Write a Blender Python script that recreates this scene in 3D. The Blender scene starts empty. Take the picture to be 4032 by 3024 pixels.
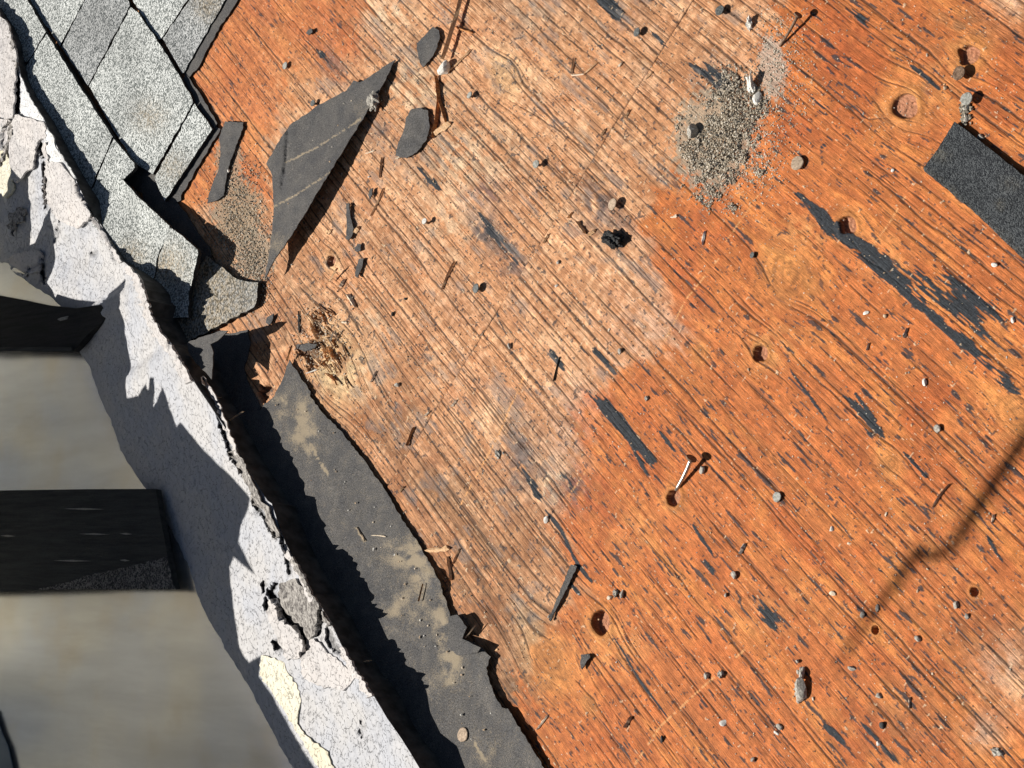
import bpy, math, random
import numpy as np
from mathutils import Vector, Matrix
from mathutils.geometry import delaunay_2d_cdt
from mathutils.bvhtree import BVHTree

random.seed(7)
RNG = np.random.default_rng(11)
SC = bpy.context.scene
COL = SC.collection

# ------------------------------------------------------------------ camera
# the roof plane is z = 0; x runs with the plywood grain, y across it.
CEN = np.array([2016., 1512.])
_a = np.array([-3500., -5100.]) - CEN
_b = np.array([-10700., 21350.]) - CEN
FPX = math.sqrt(-(_a @ _b))
_d1 = np.array([*_a, FPX]); _d1 /= np.linalg.norm(_d1)
_d2 = np.array([*_b, FPX]); _d2 /= np.linalg.norm(_d2)
WX, WY = -_d1, -_d2
WZ = np.cross(WX, WY)
RM = np.array([WX, WY, WZ])                 # photo-camera axes -> world
CAM = -2.4 * RM[:, 2]
cd = bpy.data.cameras.new("camera")
cd.sensor_width = 36.0
cd.lens = 36.0 * FPX / 4032.0
cd.clip_end = 200.0
cam = bpy.data.objects.new("camera", cd)
COL.objects.link(cam)
m3 = Matrix(((RM[0][0], -RM[0][1], -RM[0][2]), (RM[1][0], -RM[1][1], -RM[1][2]), (RM[2][0], -RM[2][1], -RM[2][2])))
cam.matrix_world = Matrix.Translation(Vector(CAM)) @ m3.to_4x4()
SC.camera = cam

# ------------------------------------------------------------------ light
AZ, EL = math.radians(58), math.radians(42)
TOSUN = np.array([-math.cos(AZ) * math.cos(EL), -math.sin(AZ) * math.cos(EL), math.sin(EL)])
w = bpy.data.worlds.new("World"); SC.world = w; w.use_nodes = True
nt = w.node_tree
bg = nt.nodes["Background"]; bg.inputs[1].default_value = 0.030
sky = nt.nodes.new("ShaderNodeTexSky"); sky.sky_type = 'NISHITA'; sky.sun_disc = False
sky.sun_elevation = EL; sky.sun_rotation = math.atan2(TOSUN[0], TOSUN[1])
nt.links.new(sky.outputs[0], bg.inputs[0])
sl = bpy.data.lights.new("sun", 'SUN'); sl.energy = 5.0; sl.angle = math.radians(0.28); sl.color = (1.0, 0.955, 0.89)
so = bpy.data.objects.new("sun", sl); COL.objects.link(so)
so.rotation_euler = Vector(TOSUN).to_track_quat('Z', 'Y').to_euler()
so.location = (-1, -1, 3)
SC.view_settings.view_transform = 'Standard'
SC.view_settings.look = 'None'
SC.view_settings.exposure = 0.3
SC.view_settings.gamma = 1.0

# ------------------------------------------------------------------ helpers
def P(px, py, h=0.0):
    """point of the place seen at photo pixel (px, py) at height h above the roof deck"""
    px = np.asarray(px, float); py = np.asarray(py, float); h = np.asarray(h, float)
    r = np.stack([px - CEN[0], py - CEN[1], np.full_like(px, FPX)], -1) @ RM.T
    t = (h - CAM[2]) / r[..., 2]
    return CAM + t[..., None] * r

def toPx(x, y, z=0.0):
    p = np.stack([x - CAM[0], y - CAM[1], np.zeros_like(x) + z - CAM[2]], -1) @ RM
    return p[..., 0] / p[..., 2] * FPX + CEN[0], p[..., 1] / p[..., 2] * FPX + CEN[1]

def _h(ix, iy, s):
    n = (ix.astype(np.int64) * 374761393 + iy.astype(np.int64) * 668265263 + s * 1442695041) & 0xffffffff
    n = ((n ^ (n >> 13)) * 1274126177) & 0xffffffff
    n = ((n ^ (n >> 16)) * 2246822519) & 0xffffffff
    return ((n ^ (n >> 15)) & 0xffffff) / float(0xffffff)

def vn(x, y, s=0):
    x = np.asarray(x, float); y = np.asarray(y, float)
    ix = np.floor(x); iy = np.floor(y); fx = x - ix; fy = y - iy
    ix = ix.astype(np.int64); iy = iy.astype(np.int64)
    fx = fx * fx * (3 - 2 * fx); fy = fy * fy * (3 - 2 * fy)
    a = _h(ix, iy, s); b = _h(ix + 1, iy, s); c = _h(ix, iy + 1, s); d = _h(ix + 1, iy + 1, s)
    return (a * (1 - fx) + b * fx) * (1 - fy) + (c * (1 - fx) + d * fx) * fy

def fb(x, y, s=0, o=3):
    r = 0; a = 0.5; t = 0
    for k in range(o):
        r = r + a * vn(x * 2 ** k + 17.3 * k, y * 2 ** k - 9.1 * k, s + k * 31); t += a; a *= 0.5
    return r / t

def ss(e0, e1, x):
    t = np.clip((x - e0) / (e1 - e0), 0, 1)
    return t * t * (3 - 2 * t)

def pdist(px, py, pts):
    """distance from pixels to a polyline, and where along it (0..1)"""
    best = np.full(np.shape(px), 1e9); arg = np.zeros(np.shape(px)); n = len(pts) - 1
    for i in range(n):
        ax, ay = pts[i][:2]; bx, by = pts[i + 1][:2]
        dx, dy = bx - ax, by - ay
        t = np.clip(((px - ax) * dx + (py - ay) * dy) / (dx * dx + dy * dy + 1e-9), 0, 1)
        d = np.hypot(px - ax - t * dx, py - ay - t * dy)
        m = d < best
        best = np.where(m, d, best); arg = np.where(m, (i + t) / n, arg)
    return best, arg

def inside(px, py, poly):
    c = np.zeros(np.shape(px), bool); n = len(poly)
    for i in range(n):
        x1, y1 = poly[i]; x2, y2 = poly[(i + 1) % n]
        if y1 == y2: continue
        m = ((y1 > py) != (y2 > py)) & (px < (x2 - x1) * (py - y1) / (y2 - y1) + x1)
        c ^= m
    return c

def sdf(px, py, poly):
    d, _ = pdist(px, py, list(poly) + [poly[0]])
    return np.where(inside(px, py, poly), d, -d)

def setp(o, label=None, cat=None, group=None, kind=None):
    if label: o['label'] = label
    if cat: o['category'] = cat
    if group: o['group'] = group
    if kind: o['kind'] = kind
    return o

def mk(name, verts, faces, mat, parent=None, smooth=False, attrs=None, loc=None):
    me = bpy.data.meshes.new(name)
    v = np.asarray(verts, float)
    if loc is not None: v = v - np.asarray(loc)
    me.from_pydata([tuple(p) for p in v], [], faces)
    mats = mat if isinstance(mat, list) else [mat]
    for m_ in mats: me.materials.append(m_)
    if smooth: me.polygons.foreach_set('use_smooth', [True] * len(me.polygons))
    if attrs:
        for k, a in attrs.items():
            at = me.attributes.new(k, 'FLOAT', 'POINT'); at.data.foreach_set('value', np.asarray(a, np.float32))
    me.update()
    o = bpy.data.objects.new(name, me); COL.objects.link(o)
    if parent: o.parent = parent
    if loc is not None and not parent: o.location = loc
    return o

def empty(name, loc=(0, 0, 0)):
    o = bpy.data.objects.new(name, None); COL.objects.link(o); o.location = loc; o.empty_display_size = 0.02
    return o

def child(o, parent):
    """parent an object built in world coordinates without moving it"""
    o.parent = parent
    o.matrix_parent_inverse = Matrix.Translation(-Vector(parent.location))
    return o

def jag(poly, step=14, amp=5, seed=0, closed=True):
    out = []; n = len(poly); r = random.Random(seed)
    for i in range(n if closed else n - 1):
        x1, y1 = poly[i]; x2, y2 = poly[(i + 1) % n]
        L = math.hypot(x2 - x1, y2 - y1); k = max(1, int(L / step))
        for j in range(k):
            t = j / k
            a = 0 if j == 0 else amp * (r.random() - .5) * 2
            out.append((x1 + (x2 - x1) * t - (y2 - y1) / L * a, y1 + (y2 - y1) * t + (x2 - x1) / L * a))
    if not closed: out.append(poly[-1])
    return out

def sheet(name, poly, zf, thick, mat, res=20, parent=None, dust=None, smooth=True, jagamp=0, jagstep=14, seed=0, side=None):
    """a thin solid sheet with real thickness whose outline and height follow the photographed piece"""
    if jagamp: poly = jag(poly, jagstep, jagamp, seed)
    pl = np.array(poly, float)
    x0, y0 = pl.min(0); x1, y1 = pl.max(0)
    gx, gy = np.meshgrid(np.arange(x0, x1 + res, res), np.arange(y0, y1 + res, res))
    r = np.random.default_rng(seed + 5)
    gx = gx.ravel() + r.uniform(-.3, .3, gx.size) * res; gy = gy.ravel() + r.uniform(-.3, .3, gy.size) * res
    k = sdf(gx, gy, poly) > res * 0.55
    gx, gy = gx[k], gy[k]
    n = len(poly)
    # local coordinates keep the triangulation well scaled
    vs = [Vector(((p[0] - x0) / 100, (p[1] - y0) / 100)) for p in poly] + [Vector(((a - x0) / 100, (b - y0) / 100)) for a, b in zip(gx, gy)]
    ov, oe, of, *_ = delaunay_2d_cdt(vs, [], [list(range(n))], 1, 1e-6)
    px = np.array([v[0] * 100 + x0 for v in ov]); py = np.array([v[1] * 100 + y0 for v in ov])
    z = np.broadcast_to(np.asarray(zf(px, py), float), px.shape)
    top = P(px, py, z)
    N = len(top)
    bot = top - np.array([0, 0, thick])
    from collections import Counter
    fs = []
    for f in of:
        f = list(f)
        a, b, c = top[f[0]], top[f[1]], top[f[2]]
        nz = (b[0] - a[0]) * (c[1] - a[1]) - (b[1] - a[1]) * (c[0] - a[0])
        fs.append(f if nz > 0 else f[::-1])
    ed = Counter()
    for f in fs:
        for i in range(len(f)): ed[(f[i], f[(i + 1) % len(f)])] += 1
    faces = list(fs) + [[i + N for i in f[::-1]] for f in fs]
    # rim gets its own vertices so that its edge stays crisp
    extra = []; rim = []
    for (a, b) in list(ed):
        if (b, a) not in ed:
            i = 2 * N + len(extra)
            extra += [top[a], top[b], bot[b], bot[a]]
            rim.append([i + 3, i + 2, i + 1, i])
    V = np.concatenate([top, bot] + ([np.array(extra)] if extra else []))
    nm = len(faces)
    faces += rim
    attrs = None
    if dust is not None:
        d = np.broadcast_to(np.asarray(dust(px, py), float), px.shape)
        attrs = {'dust': np.concatenate([d, d, np.zeros(len(extra))])}
    ms = [mat, side] if side else mat
    c0 = V.mean(0); c0[2] = V[:, 2].min()
    if parent:
        o = mk(name, V, faces, ms, None, smooth, attrs, c0)
        child(o, parent)
    else:
        o = mk(name, V, faces, ms, None, smooth, attrs, c0)
    if side:
        for p in o.data.polygons[nm:]: p.material_index = 1
    return o

# ------------------------------------------------------------------ materials
class M:
    def __init__(s, name, rough=0.8, spec=0.3, metal=0.0):
        s.m = bpy.data.materials.new(name); s.m.use_nodes = True
        s.t = s.m.node_tree; s.b = s.t.nodes['Principled BSDF']
        s.b.inputs['Roughness'].default_value = rough
        s.b.inputs['Specular IOR Level'].default_value = spec
        s.b.inputs['Metallic'].default_value = metal
        s.geo = s.n('ShaderNodeNewGeometry').outputs['Position']
    def n(s, k, **kw):
        nd = s.t.nodes.new(k)
        for a, v in kw.items(): setattr(nd, a, v)
        return nd
    def l(s, a, b): s.t.links.new(a, b)
    def noise(s, scale, detail=2, rough=.5, vec=None, stretch=None):
        v = vec or s.geo
        if stretch:
            mp = s.n('ShaderNodeMapping'); mp.inputs['Scale'].default_value = stretch; s.l(v, mp.inputs[0]); v = mp.outputs[0]
        nd = s.n('ShaderNodeTexNoise'); nd.inputs['Scale'].default_value = scale; nd.inputs['Detail'].default_value = detail
        nd.inputs['Roughness'].default_value = rough; s.l(v, nd.inputs['Vector']); return nd.outputs[0]
    def vor(s, scale, feat='F1', out=0, rand=1.0):
        nd = s.n('ShaderNodeTexVoronoi', feature=feat); nd.inputs['Scale'].default_value = scale
        nd.inputs['Randomness'].default_value = rand
        s.l(s.geo, nd.inputs['Vector']); return nd.outputs[out]
    def ramp(s, f, stops):
        nd = s.n('ShaderNodeValToRGB'); e = nd.color_ramp.elements
        while len(e) < len(stops): e.new(0.5)
        for i, (p, c) in enumerate(stops):
            e[i].position = p; e[i].color = (*c, 1) if isinstance(c, tuple) else (c, c, c, 1)
        s.l(f, nd.inputs[0]); return nd.outputs[0]
    def mix(s, f, a, b, mode='MIX'):
        nd = s.n('ShaderNodeMix', data_type='RGBA', blend_type=mode)
        for sock, v in ((nd.inputs[0], f), (nd.inputs[6], a), (nd.inputs[7], b)):
            if isinstance(v, (int, float)): sock.default_value = v if sock == nd.inputs[0] else (v, v, v, 1)
            elif isinstance(v, tuple): sock.default_value = (*v, 1)
            else: s.l(v, sock)
        return nd.outputs[2]
    def math(s, op, a, b=0.0):
        nd = s.n('ShaderNodeMath', operation=op)
        for i, v in enumerate((a, b)):
            if isinstance(v, (int, float)): nd.inputs[i].default_value = v
            else: s.l(v, nd.inputs[i])
        return nd.outputs[0]
    def attr(s, name): return s.n('ShaderNodeAttribute', attribute_name=name).outputs[2]
    def col(s, c):
        if isinstance(c, tuple): s.b.inputs['Base Color'].default_value = (*c, 1)
        else: s.l(c, s.b.inputs['Base Color'])
        return s
    def bump(s, h, dist, strength=1.0):
        nd = s.n('ShaderNodeBump'); nd.inputs['Distance'].default_value = dist; nd.inputs['Strength'].default_value = strength
        s.l(h, nd.inputs['Height']); s.l(nd.outputs[0], s.b.inputs['Normal']); return s

# plywood: base colour comes from the veneer pattern computed for the sheet, plus fine fibre
mw = M('plywood', .72, .25)
wc = mw.n('ShaderNodeAttribute', attribute_name='wood').outputs[0]
f1 = mw.noise(900, 2, .6, stretch=(.08, 1, 1)); f2 = mw.noise(700, 2, .6)
c = mw.mix(1.0, wc, mw.ramp(f1, [(.3, .72), (.7, 1.25)]), 'MULTIPLY')
c = mw.mix(1.0, c, mw.ramp(f2, [(.3, .8), (.7, 1.2)]), 'MULTIPLY')
mw.col(c).bump(mw.math('ADD', mw.math('MULTIPLY', f1, .6), mw.math('MULTIPLY', f2, .6)), .0012, .8)

def granule_mat(name, dark, light, scale, lo=.35, hi=.62, stain=None, bump=.0012):
    g = M(name, .85, .2)
    v = g.vor(scale, 'F1', 1); vb = g.vor(scale, 'F1', 0)
    sep = g.n('ShaderNodeSeparateColor'); g.l(v, sep.inputs[0])
    big = g.noise(scale * .02, 2)
    mot = g.noise(scale * .55, 1, .5)
    rr = g.math('ADD', g.math('MULTIPLY', sep.outputs[0], .55), g.math('MULTIPLY', mot, .45))
    r = g.ramp(rr, [(lo, dark), (hi, light)])
    r = g.mix(1.0, r, g.ramp(big, [(.35, .82), (.65, 1.08)]), 'MULTIPLY')
    if stain:
        d = g.attr('dust')
        sm = g.noise(140, 3, .6)
        r = g.mix(g.math('MULTIPLY', d, g.ramp(sm, [(.35, .35), (.6, 1.)])), r, g.mix(g.ramp(mot, [(.4, 0.), (.6, 1.)]), stain[0], stain[1]))
    g.col(r).bump(g.math('MULTIPLY', vb, -1), bump, 1.0)
    return g.m
m_shingle = granule_mat('shingle_granules', (.14, .155, .148), (.70, .72, .69), 500, .35, .63, ((.10, .08, .05), (.50, .40, .27)))
m_shingle_g = granule_mat('shingle_grey_granules', (.11, .12, .12), (.50, .51, .50), 470, .36, .62, ((.10, .08, .05), (.45, .38, .28)))
m_dkgran = granule_mat('dark_granules', (.028, .031, .035), (.10, .108, .112), 760, .36, .72, ((.06, .05, .035), (.30, .27, .2)))

fm = M('roofing_felt', .8, .3)
a1 = fm.noise(800, 2, .7); a2 = fm.noise(38, 3, .6); a3 = fm.noise(520, 4, .8)
fc = fm.mix(1., fm.ramp(a2, [(.3, (.062, .061, .062)), (.7, (.105, .098, .090))]), fm.ramp(a1, [(.38, .5), (.62, 1.7)]), 'MULTIPLY')
dd = fm.attr('dust')
dm = fm.math('MINIMUM', fm.math('MAXIMUM', fm.math('MULTIPLY', fm.math('SUBTRACT', fm.math('ADD', fm.math('MULTIPLY', dd, .42), fm.math('ADD', fm.math('MULTIPLY', a3, .75), fm.math('MULTIPLY', fm.noise(75, 3, .6), .25))), .66), 3.4), 0.0), .72)
v1 = fm.vor(330, 'F1', 0); v2 = fm.n('ShaderNodeSeparateColor'); fm.l(fm.vor(330, 'F1', 1), v2.inputs[0])
spk = fm.math('MULTIPLY', fm.ramp(v1, [(.10, 1.), (.16, 0.)]), fm.ramp(v2.outputs[0], [(.86, 0.), (.88, 1.)]))
fc = fm.mix(spk, fc, (.50, .42, .33))
fm.col(fm.mix(dm, fc, (.40, .32, .21))).bump(fm.math('ADD', a1, fm.math('MULTIPLY', a2, .6)), .0012, .7)
m_felt = fm.m

fe = M('felt_torn_edge', .9, .2); fe.col(fe.mix(fe.noise(600, 2), (.02, .02, .02), (.10, .095, .09))); m_fedge = fe.m

def paint_mat(name, base, crack_strength, tint):
    p = M(name, .62, .35)
    wz = p.noise(90, 3, .6)
    dv = p.n('ShaderNodeVectorMath', operation='SCALE')
    nz = p.n('ShaderNodeTexNoise'); nz.inputs['Scale'].default_value = 170; p.l(p.geo, nz.inputs['Vector'])
    p.l(nz.outputs[1], dv.inputs[0]); dv.inputs['Scale'].default_value = .011
    ad = p.n('ShaderNodeVectorMath', operation='ADD'); p.l(p.geo, ad.inputs[0]); p.l(dv.outputs[0], ad.inputs[1])
    v = p.n('ShaderNodeTexVoronoi', feature='DISTANCE_TO_EDGE'); v.inputs['Scale'].default_value = 78; p.l(ad.outputs[0], v.inputs['Vector'])
    brk = p.noise(210, 2, .6)
    cr = p.math('MULTIPLY', p.ramp(v.outputs[0], [(0.0, 1.), (.055, 0.)]), p.ramp(brk, [(.47, 0.), (.55, 1.)]))
    pit = p.ramp(p.noise(260, 2, .7), [(.74, 0.), (.80, 1.)])
    cr = p.math('MAXIMUM', cr, pit)
    b = p.mix(p.ramp(p.noise(14, 3), [(.4, 0.), (.62, 1.)]), base, tint)
    b = p.mix(1., b, p.ramp(wz, [(.3, .9), (.7, 1.05)]), 'MULTIPLY')
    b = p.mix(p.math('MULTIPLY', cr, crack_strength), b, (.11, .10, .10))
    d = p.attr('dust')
    b = p.mix(p.math('MULTIPLY', d, p.ramp(wz, [(.25, .2), (.55, 1.)])), b, (.035, .033, .032))  # on the flashing this attribute holds the painted groove shade
    p.col(b).bump(p.math('ADD', p.math('ADD', p.math('MULTIPLY', cr, -.7), wz), p.math('MULTIPLY', p.noise(38, 3, .6), 1.6)), .0026, .8)
    return p.m
m_paint = paint_mat('painted_flashing', (.47, .46, .455), .34, (.42, .43, .46))
m_flake = paint_mat('coating_flake', (.51, .485, .47), .25, (.54, .505, .48))
m_bare = paint_mat('clean_metal', (.74, .73, .70), .12, (.66, .66, .66))
m_cream = paint_mat('cream_paint', (.70, .66, .52), .06, (.66, .60, .44))
gm = M('grey_mastic', .9, .2)
g1 = gm.noise(160, 4, .7); g2 = gm.noise(500, 2)
gm.col(gm.mix(1., gm.ramp(g1, [(.38, (.10, .09, .085)), (.62, (.50, .47, .43))]), gm.ramp(g2, [(.3, .7), (.7, 1.15)]), 'MULTIPLY')).bump(g1, .004, 1.); m_mastic = gm.m
pm = M('pan_metal', .34, .5, .85)
p1 = pm.noise(5.5, 2); p2 = pm.noise(9, 3, stretch=(1, 1, 1)); p3 = pm.noise(900, 1)
pc = pm.mix(pm.ramp(p1, [(.4, 0.), (.6, 1.)]), (.78, .76, .70), (.70, .71, .72))
pc = pm.mix(pm.ramp(p2, [(.5, 0.), (.68, .55)]), pc, (.72, .64, .50))
sp = pm.ramp(pm.noise(230, 3, .8), [(.73, 0.), (.76, .8)])
pc = pm.mix(sp, pc, (.06, .06, .06))
rotp = pm.n('ShaderNodeMapping'); rotp.inputs['Rotation'].default_value = (0, 0, -math.radians(39)); pm.l(pm.geo, rotp.inputs[0])
stn = pm.noise(30, 4, .65, vec=rotp.outputs[0], stretch=(.15, 1, 1))
pc = pm.mix(1., pc, pm.ramp(stn, [(.35, .90), (.65, 1.05)]), 'MULTIPLY')
rg = pm.math('ADD', pm.math('MULTIPLY', stn, .10), .20); pm.l(rg, pm.b.inputs['Roughness'])
pm.col(pm.mix(1., pc, pm.ramp(p3, [(.3, .93), (.7, 1.06)]), 'MULTIPLY')).bump(p3, .0002, .3); m_pan = pm.m

def simple(name, a, b, scale, rough=.8, spec=.3, metal=0., bump=.0006, stretch=None, lo=.35, hi=.65):
    s = M(name, rough, spec, metal); nn = s.noise(scale, 3, .6, stretch=stretch)
    s.col(s.ramp(nn, [(lo, a), (hi, b)])).bump(nn, bump, .8); return s.m
def streaky(name, a, b, sc, ratio, rough=.8, lo=.35, hi=.65):
    s_ = M(name, rough, .2); rot = s_.n('ShaderNodeMapping'); rot.inputs['Rotation'].default_value = (0, 0, -math.radians(39)); s_.l(s_.geo, rot.inputs[0])
    n1 = s_.noise(sc, 4, .65, vec=rot.outputs[0], stretch=(ratio, 1, 1)); n2 = s_.noise(420, 2, .7)
    f = s_.math('ADD', s_.math('MULTIPLY', n1, .7), s_.math('MULTIPLY', n2, .3))
    s_.col(s_.ramp(f, [(lo, a), (hi, b)])).bump(f, .0012, .8); return s_.m
m_black = streaky('black_board', (.006, .006, .006), (.024, .023, .024), 160, .07)
m_slab = streaky('dark_composite', (.016, .018, .019), (.052, .053, .050), 150, .07)
m_scuff = simple('pale_scuff', (.18, .17, .15), (.30, .28, .25), 400)
m_splint = simple('splinter_wood', (.60, .33, .15), (.86, .60, .36), 500, stretch=(1, 1, 1))
m_pale = simple('pale_splinter', (.62, .48, .33), (.85, .74, .58), 500)
m_bark = simple('bark_wood', (.24, .09, .035), (.60, .28, .10), 260)
m_gr_stone = simple('grey_stone', (.24, .22, .185), (.55, .51, .44), 500)
m_wh_stone = simple('white_stone', (.60, .57, .50), (.88, .85, .78), 400)
m_tan_stone = simple('tan_stone', (.36, .25, .15), (.68, .52, .36), 400)
m_dk_stone = simple('dark_stone', (.02, .022, .022), (.085, .09, .085), 400)
m_tar = simple('tar_chunk', (.010, .010, .011), (.07, .07, .068), 600, .85, bump=.002)
m_steel = simple('galvanised_steel', (.35, .34, .31), (.62, .60, .55), 300, .35, .5, .85)
m_rust = simple('rusted_steel', (.09, .05, .03), (.30, .20, .13), 350, .75, .3, .2)
m_nhead = simple('dull_nail_head', (.20, .20, .17), (.48, .47, .42), 350, .7, .3, .1)
m_nhead2 = simple('dark_nail_head', (.05, .053, .05), (.17, .18, .17), 350, .6, .4, .1)
m_nhead3 = simple('tan_nail_head', (.30, .22, .15), (.55, .42, .30), 350, .7, .3, .1)
m_gran = [simple('grit_a', (.36, .30, .22), (.56, .48, .36), 300), simple('grit_b', (.20, .175, .13), (.38, .33, .26), 300),
          simple('grit_c', (.03, .03, .03), (.10, .10, .09), 300), simple('grit_d', (.55, .48, .38), (.8, .72, .6), 300)]
wm = M('translucent_caster', .8, .2)  # added panel passes sunlight, in mottled tones, to brighten the shaded pan
w1 = wm.noise(3.2, 2, .5); wcol = wm.ramp(w1, [(.30, (.42, .44, .47)), (.48, (.56, .55, .51)), (.68, (.72, .71, .67))])
wm.col(wcol)
wt = wm.n('ShaderNodeBsdfTranslucent'); wm.l(wcol, wt.inputs[0])
wx = wm.n('ShaderNodeMixShader'); wx.inputs[0].default_value = .66
wm.l(wm.b.outputs[0], wx.inputs[1]); wm.l(wt.outputs[0], wx.inputs[2])
wm.l(wx.outputs[0], wm.t.nodes['Material Output'].inputs[0]); m_caster = wm.m
m_branch = simple('twig_bark', (.10, .07, .05), (.20, .15, .10), 90)

# ------------------------------------------------------------------ the plywood deck
KNOTS = [  # px, py, radius m, plug depth m (0 = tight knot, no hole), strength
    (3814, 213, .0105, .0060, 1.), (3567, 420, .0130, .0036, 1.3), (3338, 884, .0095, .0060, 1.), (2994, 1388, .0085, .0060, 1.),
    (2367, 2451, .0120, .0085, 1.), (2654, 1957, .0085, .0060, .8), (3449, 2480, .0035, .012, .5), (1304, 1028, .0080, .006, .9),
    (3106, 1082, .0150, 0, 1.2), (4018, 1628, .0110, 0, 1.), (2170, 2590, .0170, 0, 1.2), (3512, 1828, .0070, 0, .7),
    (1316, 1432, .0240, 0, 1.5), (1988, 296, .0120, 0, .9), (2760, 1395, .0060, 0, .5), (3840, 2330, .004, .006, .5), (2318, 2770, .005, 0, .5)]
ORANGE = [(2960, -150), (3100, 60), (2990, 200), (2990, 420), (2820, 640), (2600, 760), (2520, 870), (2600, 960), (2590, 1060), (2640, 1150), (2690, 1370),
          (2500, 1420), (2430, 1500), (2330, 1560), (2270, 1640), (2290, 1780), (2230, 1880), (2210, 2000), (2240, 2200), (2290, 2320), (2180, 2470),
          (2070, 2560), (2010, 2750), (1960, 2800), (2060, 3300), (4600, 3300), (4600, -150)]
ORANGE_L = [(900, -150), (1540, -150), (1440, 60), (1370, 200), (1280, 300), (1120, 430), (1060, 560), (1050, 760), (1000, 800), (780, 860), (600, 800), (820, 500), (700, 290)]
TAR = [  # polyline px, half width px, strength
    ([(3150, 770), (3260, 880), (3330, 930), (3430, 1010), (3520, 1090), (3600, 1150), (3700, 1240), (3800, 1340), (3900, 1440), (4000, 1535)], 36, .98),
    ([(3620, 1100), (3760, 1200), (3850, 1290), (3960, 1420)], 78, .88), ([(3700, 1060), (3860, 1200), (3950, 1270)], 26, .85),
    ([(2325, 1552), (2400, 1620), (2470, 1690), (2560, 1790), (2575, 1830)], 34, .95), ([(2480, 1750), (2560, 1880)], 12, 1.), ([(2600, 1700), (2660, 1780)], 8, 1.),
    ([(2730, 250), (2800, 300), (2870, 350)], 34, 1.05), ([(2370, -20), (2450, 75)], 34, .95), ([(2560, 130), (2620, 180)], 20, .9),
    ([(3310, 1550), (3400, 1640), (3470, 1740)], 34, .72), ([(3370, 1550), (3450, 1660)], 9, 1.), ([(2190, 1840), (2250, 1960)], 34, .7),
    ([(2010, 1760), (2080, 1880), (2130, 1970)], 22, .8), ([(1880, 840), (1960, 930), (2060, 1060)], 26, .72), ([(2290, 720), (2400, 850), (2440, 930)], 32, .66),
    ([(2960, 2340), (3060, 2490)], 38, .78), ([(3250, 2850), (3330, 2930)], 16, 1.), ([(3390, 2840), (3550, 3010)], 15, .9), ([(2150, 2010), (2210, 2090), (2280, 2230), (2330, 2290)], 9, 1.),
    ([(2240, 2290), (2285, 2345)], 8, 1.), ([(3370, 50), (3440, 140)], 24, .75), ([(3590, 260), (3700, 350)], 9, 1.), ([(2330, 1370), (2440, 1480)], 15, .85),
    ([(2160, 1370), (2220, 1450)], 15, .85), ([(2720, 1900), (2790, 2000)], 15, .85), ([(2730, 2070), (2810, 2190)], 10, .95), ([(2780, 2190), (2830, 2260)], 24, .7),
    ([(2400, 2480), (2520, 2680), (2640, 2840)], 6, 1.), ([(3280, 2250), (3350, 2340)], 14, .7), ([(3480, 2270), (3570, 2370)], 22, .6), ([(1240, 190), (1310, 270)], 22, .7),
    ([(1490, 500), (1560, 590)], 16, .8), ([(3100, 1440), (3260, 1660)], 6, 1.), ([(3560, 1780), (3650, 1880)], 7, 1.), ([(3880, 2100), (3960, 2230)], 9, .9),
    ([(2590, 690), (2690, 790)], 8, .8), ([(1940, 1200), (2000, 1330)], 7, .8), ([(1650, 640), (1740, 760)], 22, .6), ([(3260, 560), (3220, 590)], 14, .6)]
SCRATCH = [([(2830, 1020), (2700, 1180), (2620, 1340)], 3.5), ([(3565, 775), (3500, 880), (3440, 965)], 4), ([(2930, 2560), (2740, 2730), (2600, 2860), (2480, 3040)], 4.5),
           ([(2062, 1480), (1960, 1720), (1815, 1985)], 4), ([(2302, 1862), (2238, 1955)], 3.5), ([(2050, 1520), (2000, 1620)], 3), ([(2985, 770), (2860, 950)], 3)]
CREAM, GREYB, DRED, PINKW, DBR, LAMB = (.76, .54, .34), (.085, .085, .095), (.38, .075, .025), (.68, .45, .32), (.20, .11, .055), (.68, .30, .10)
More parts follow.
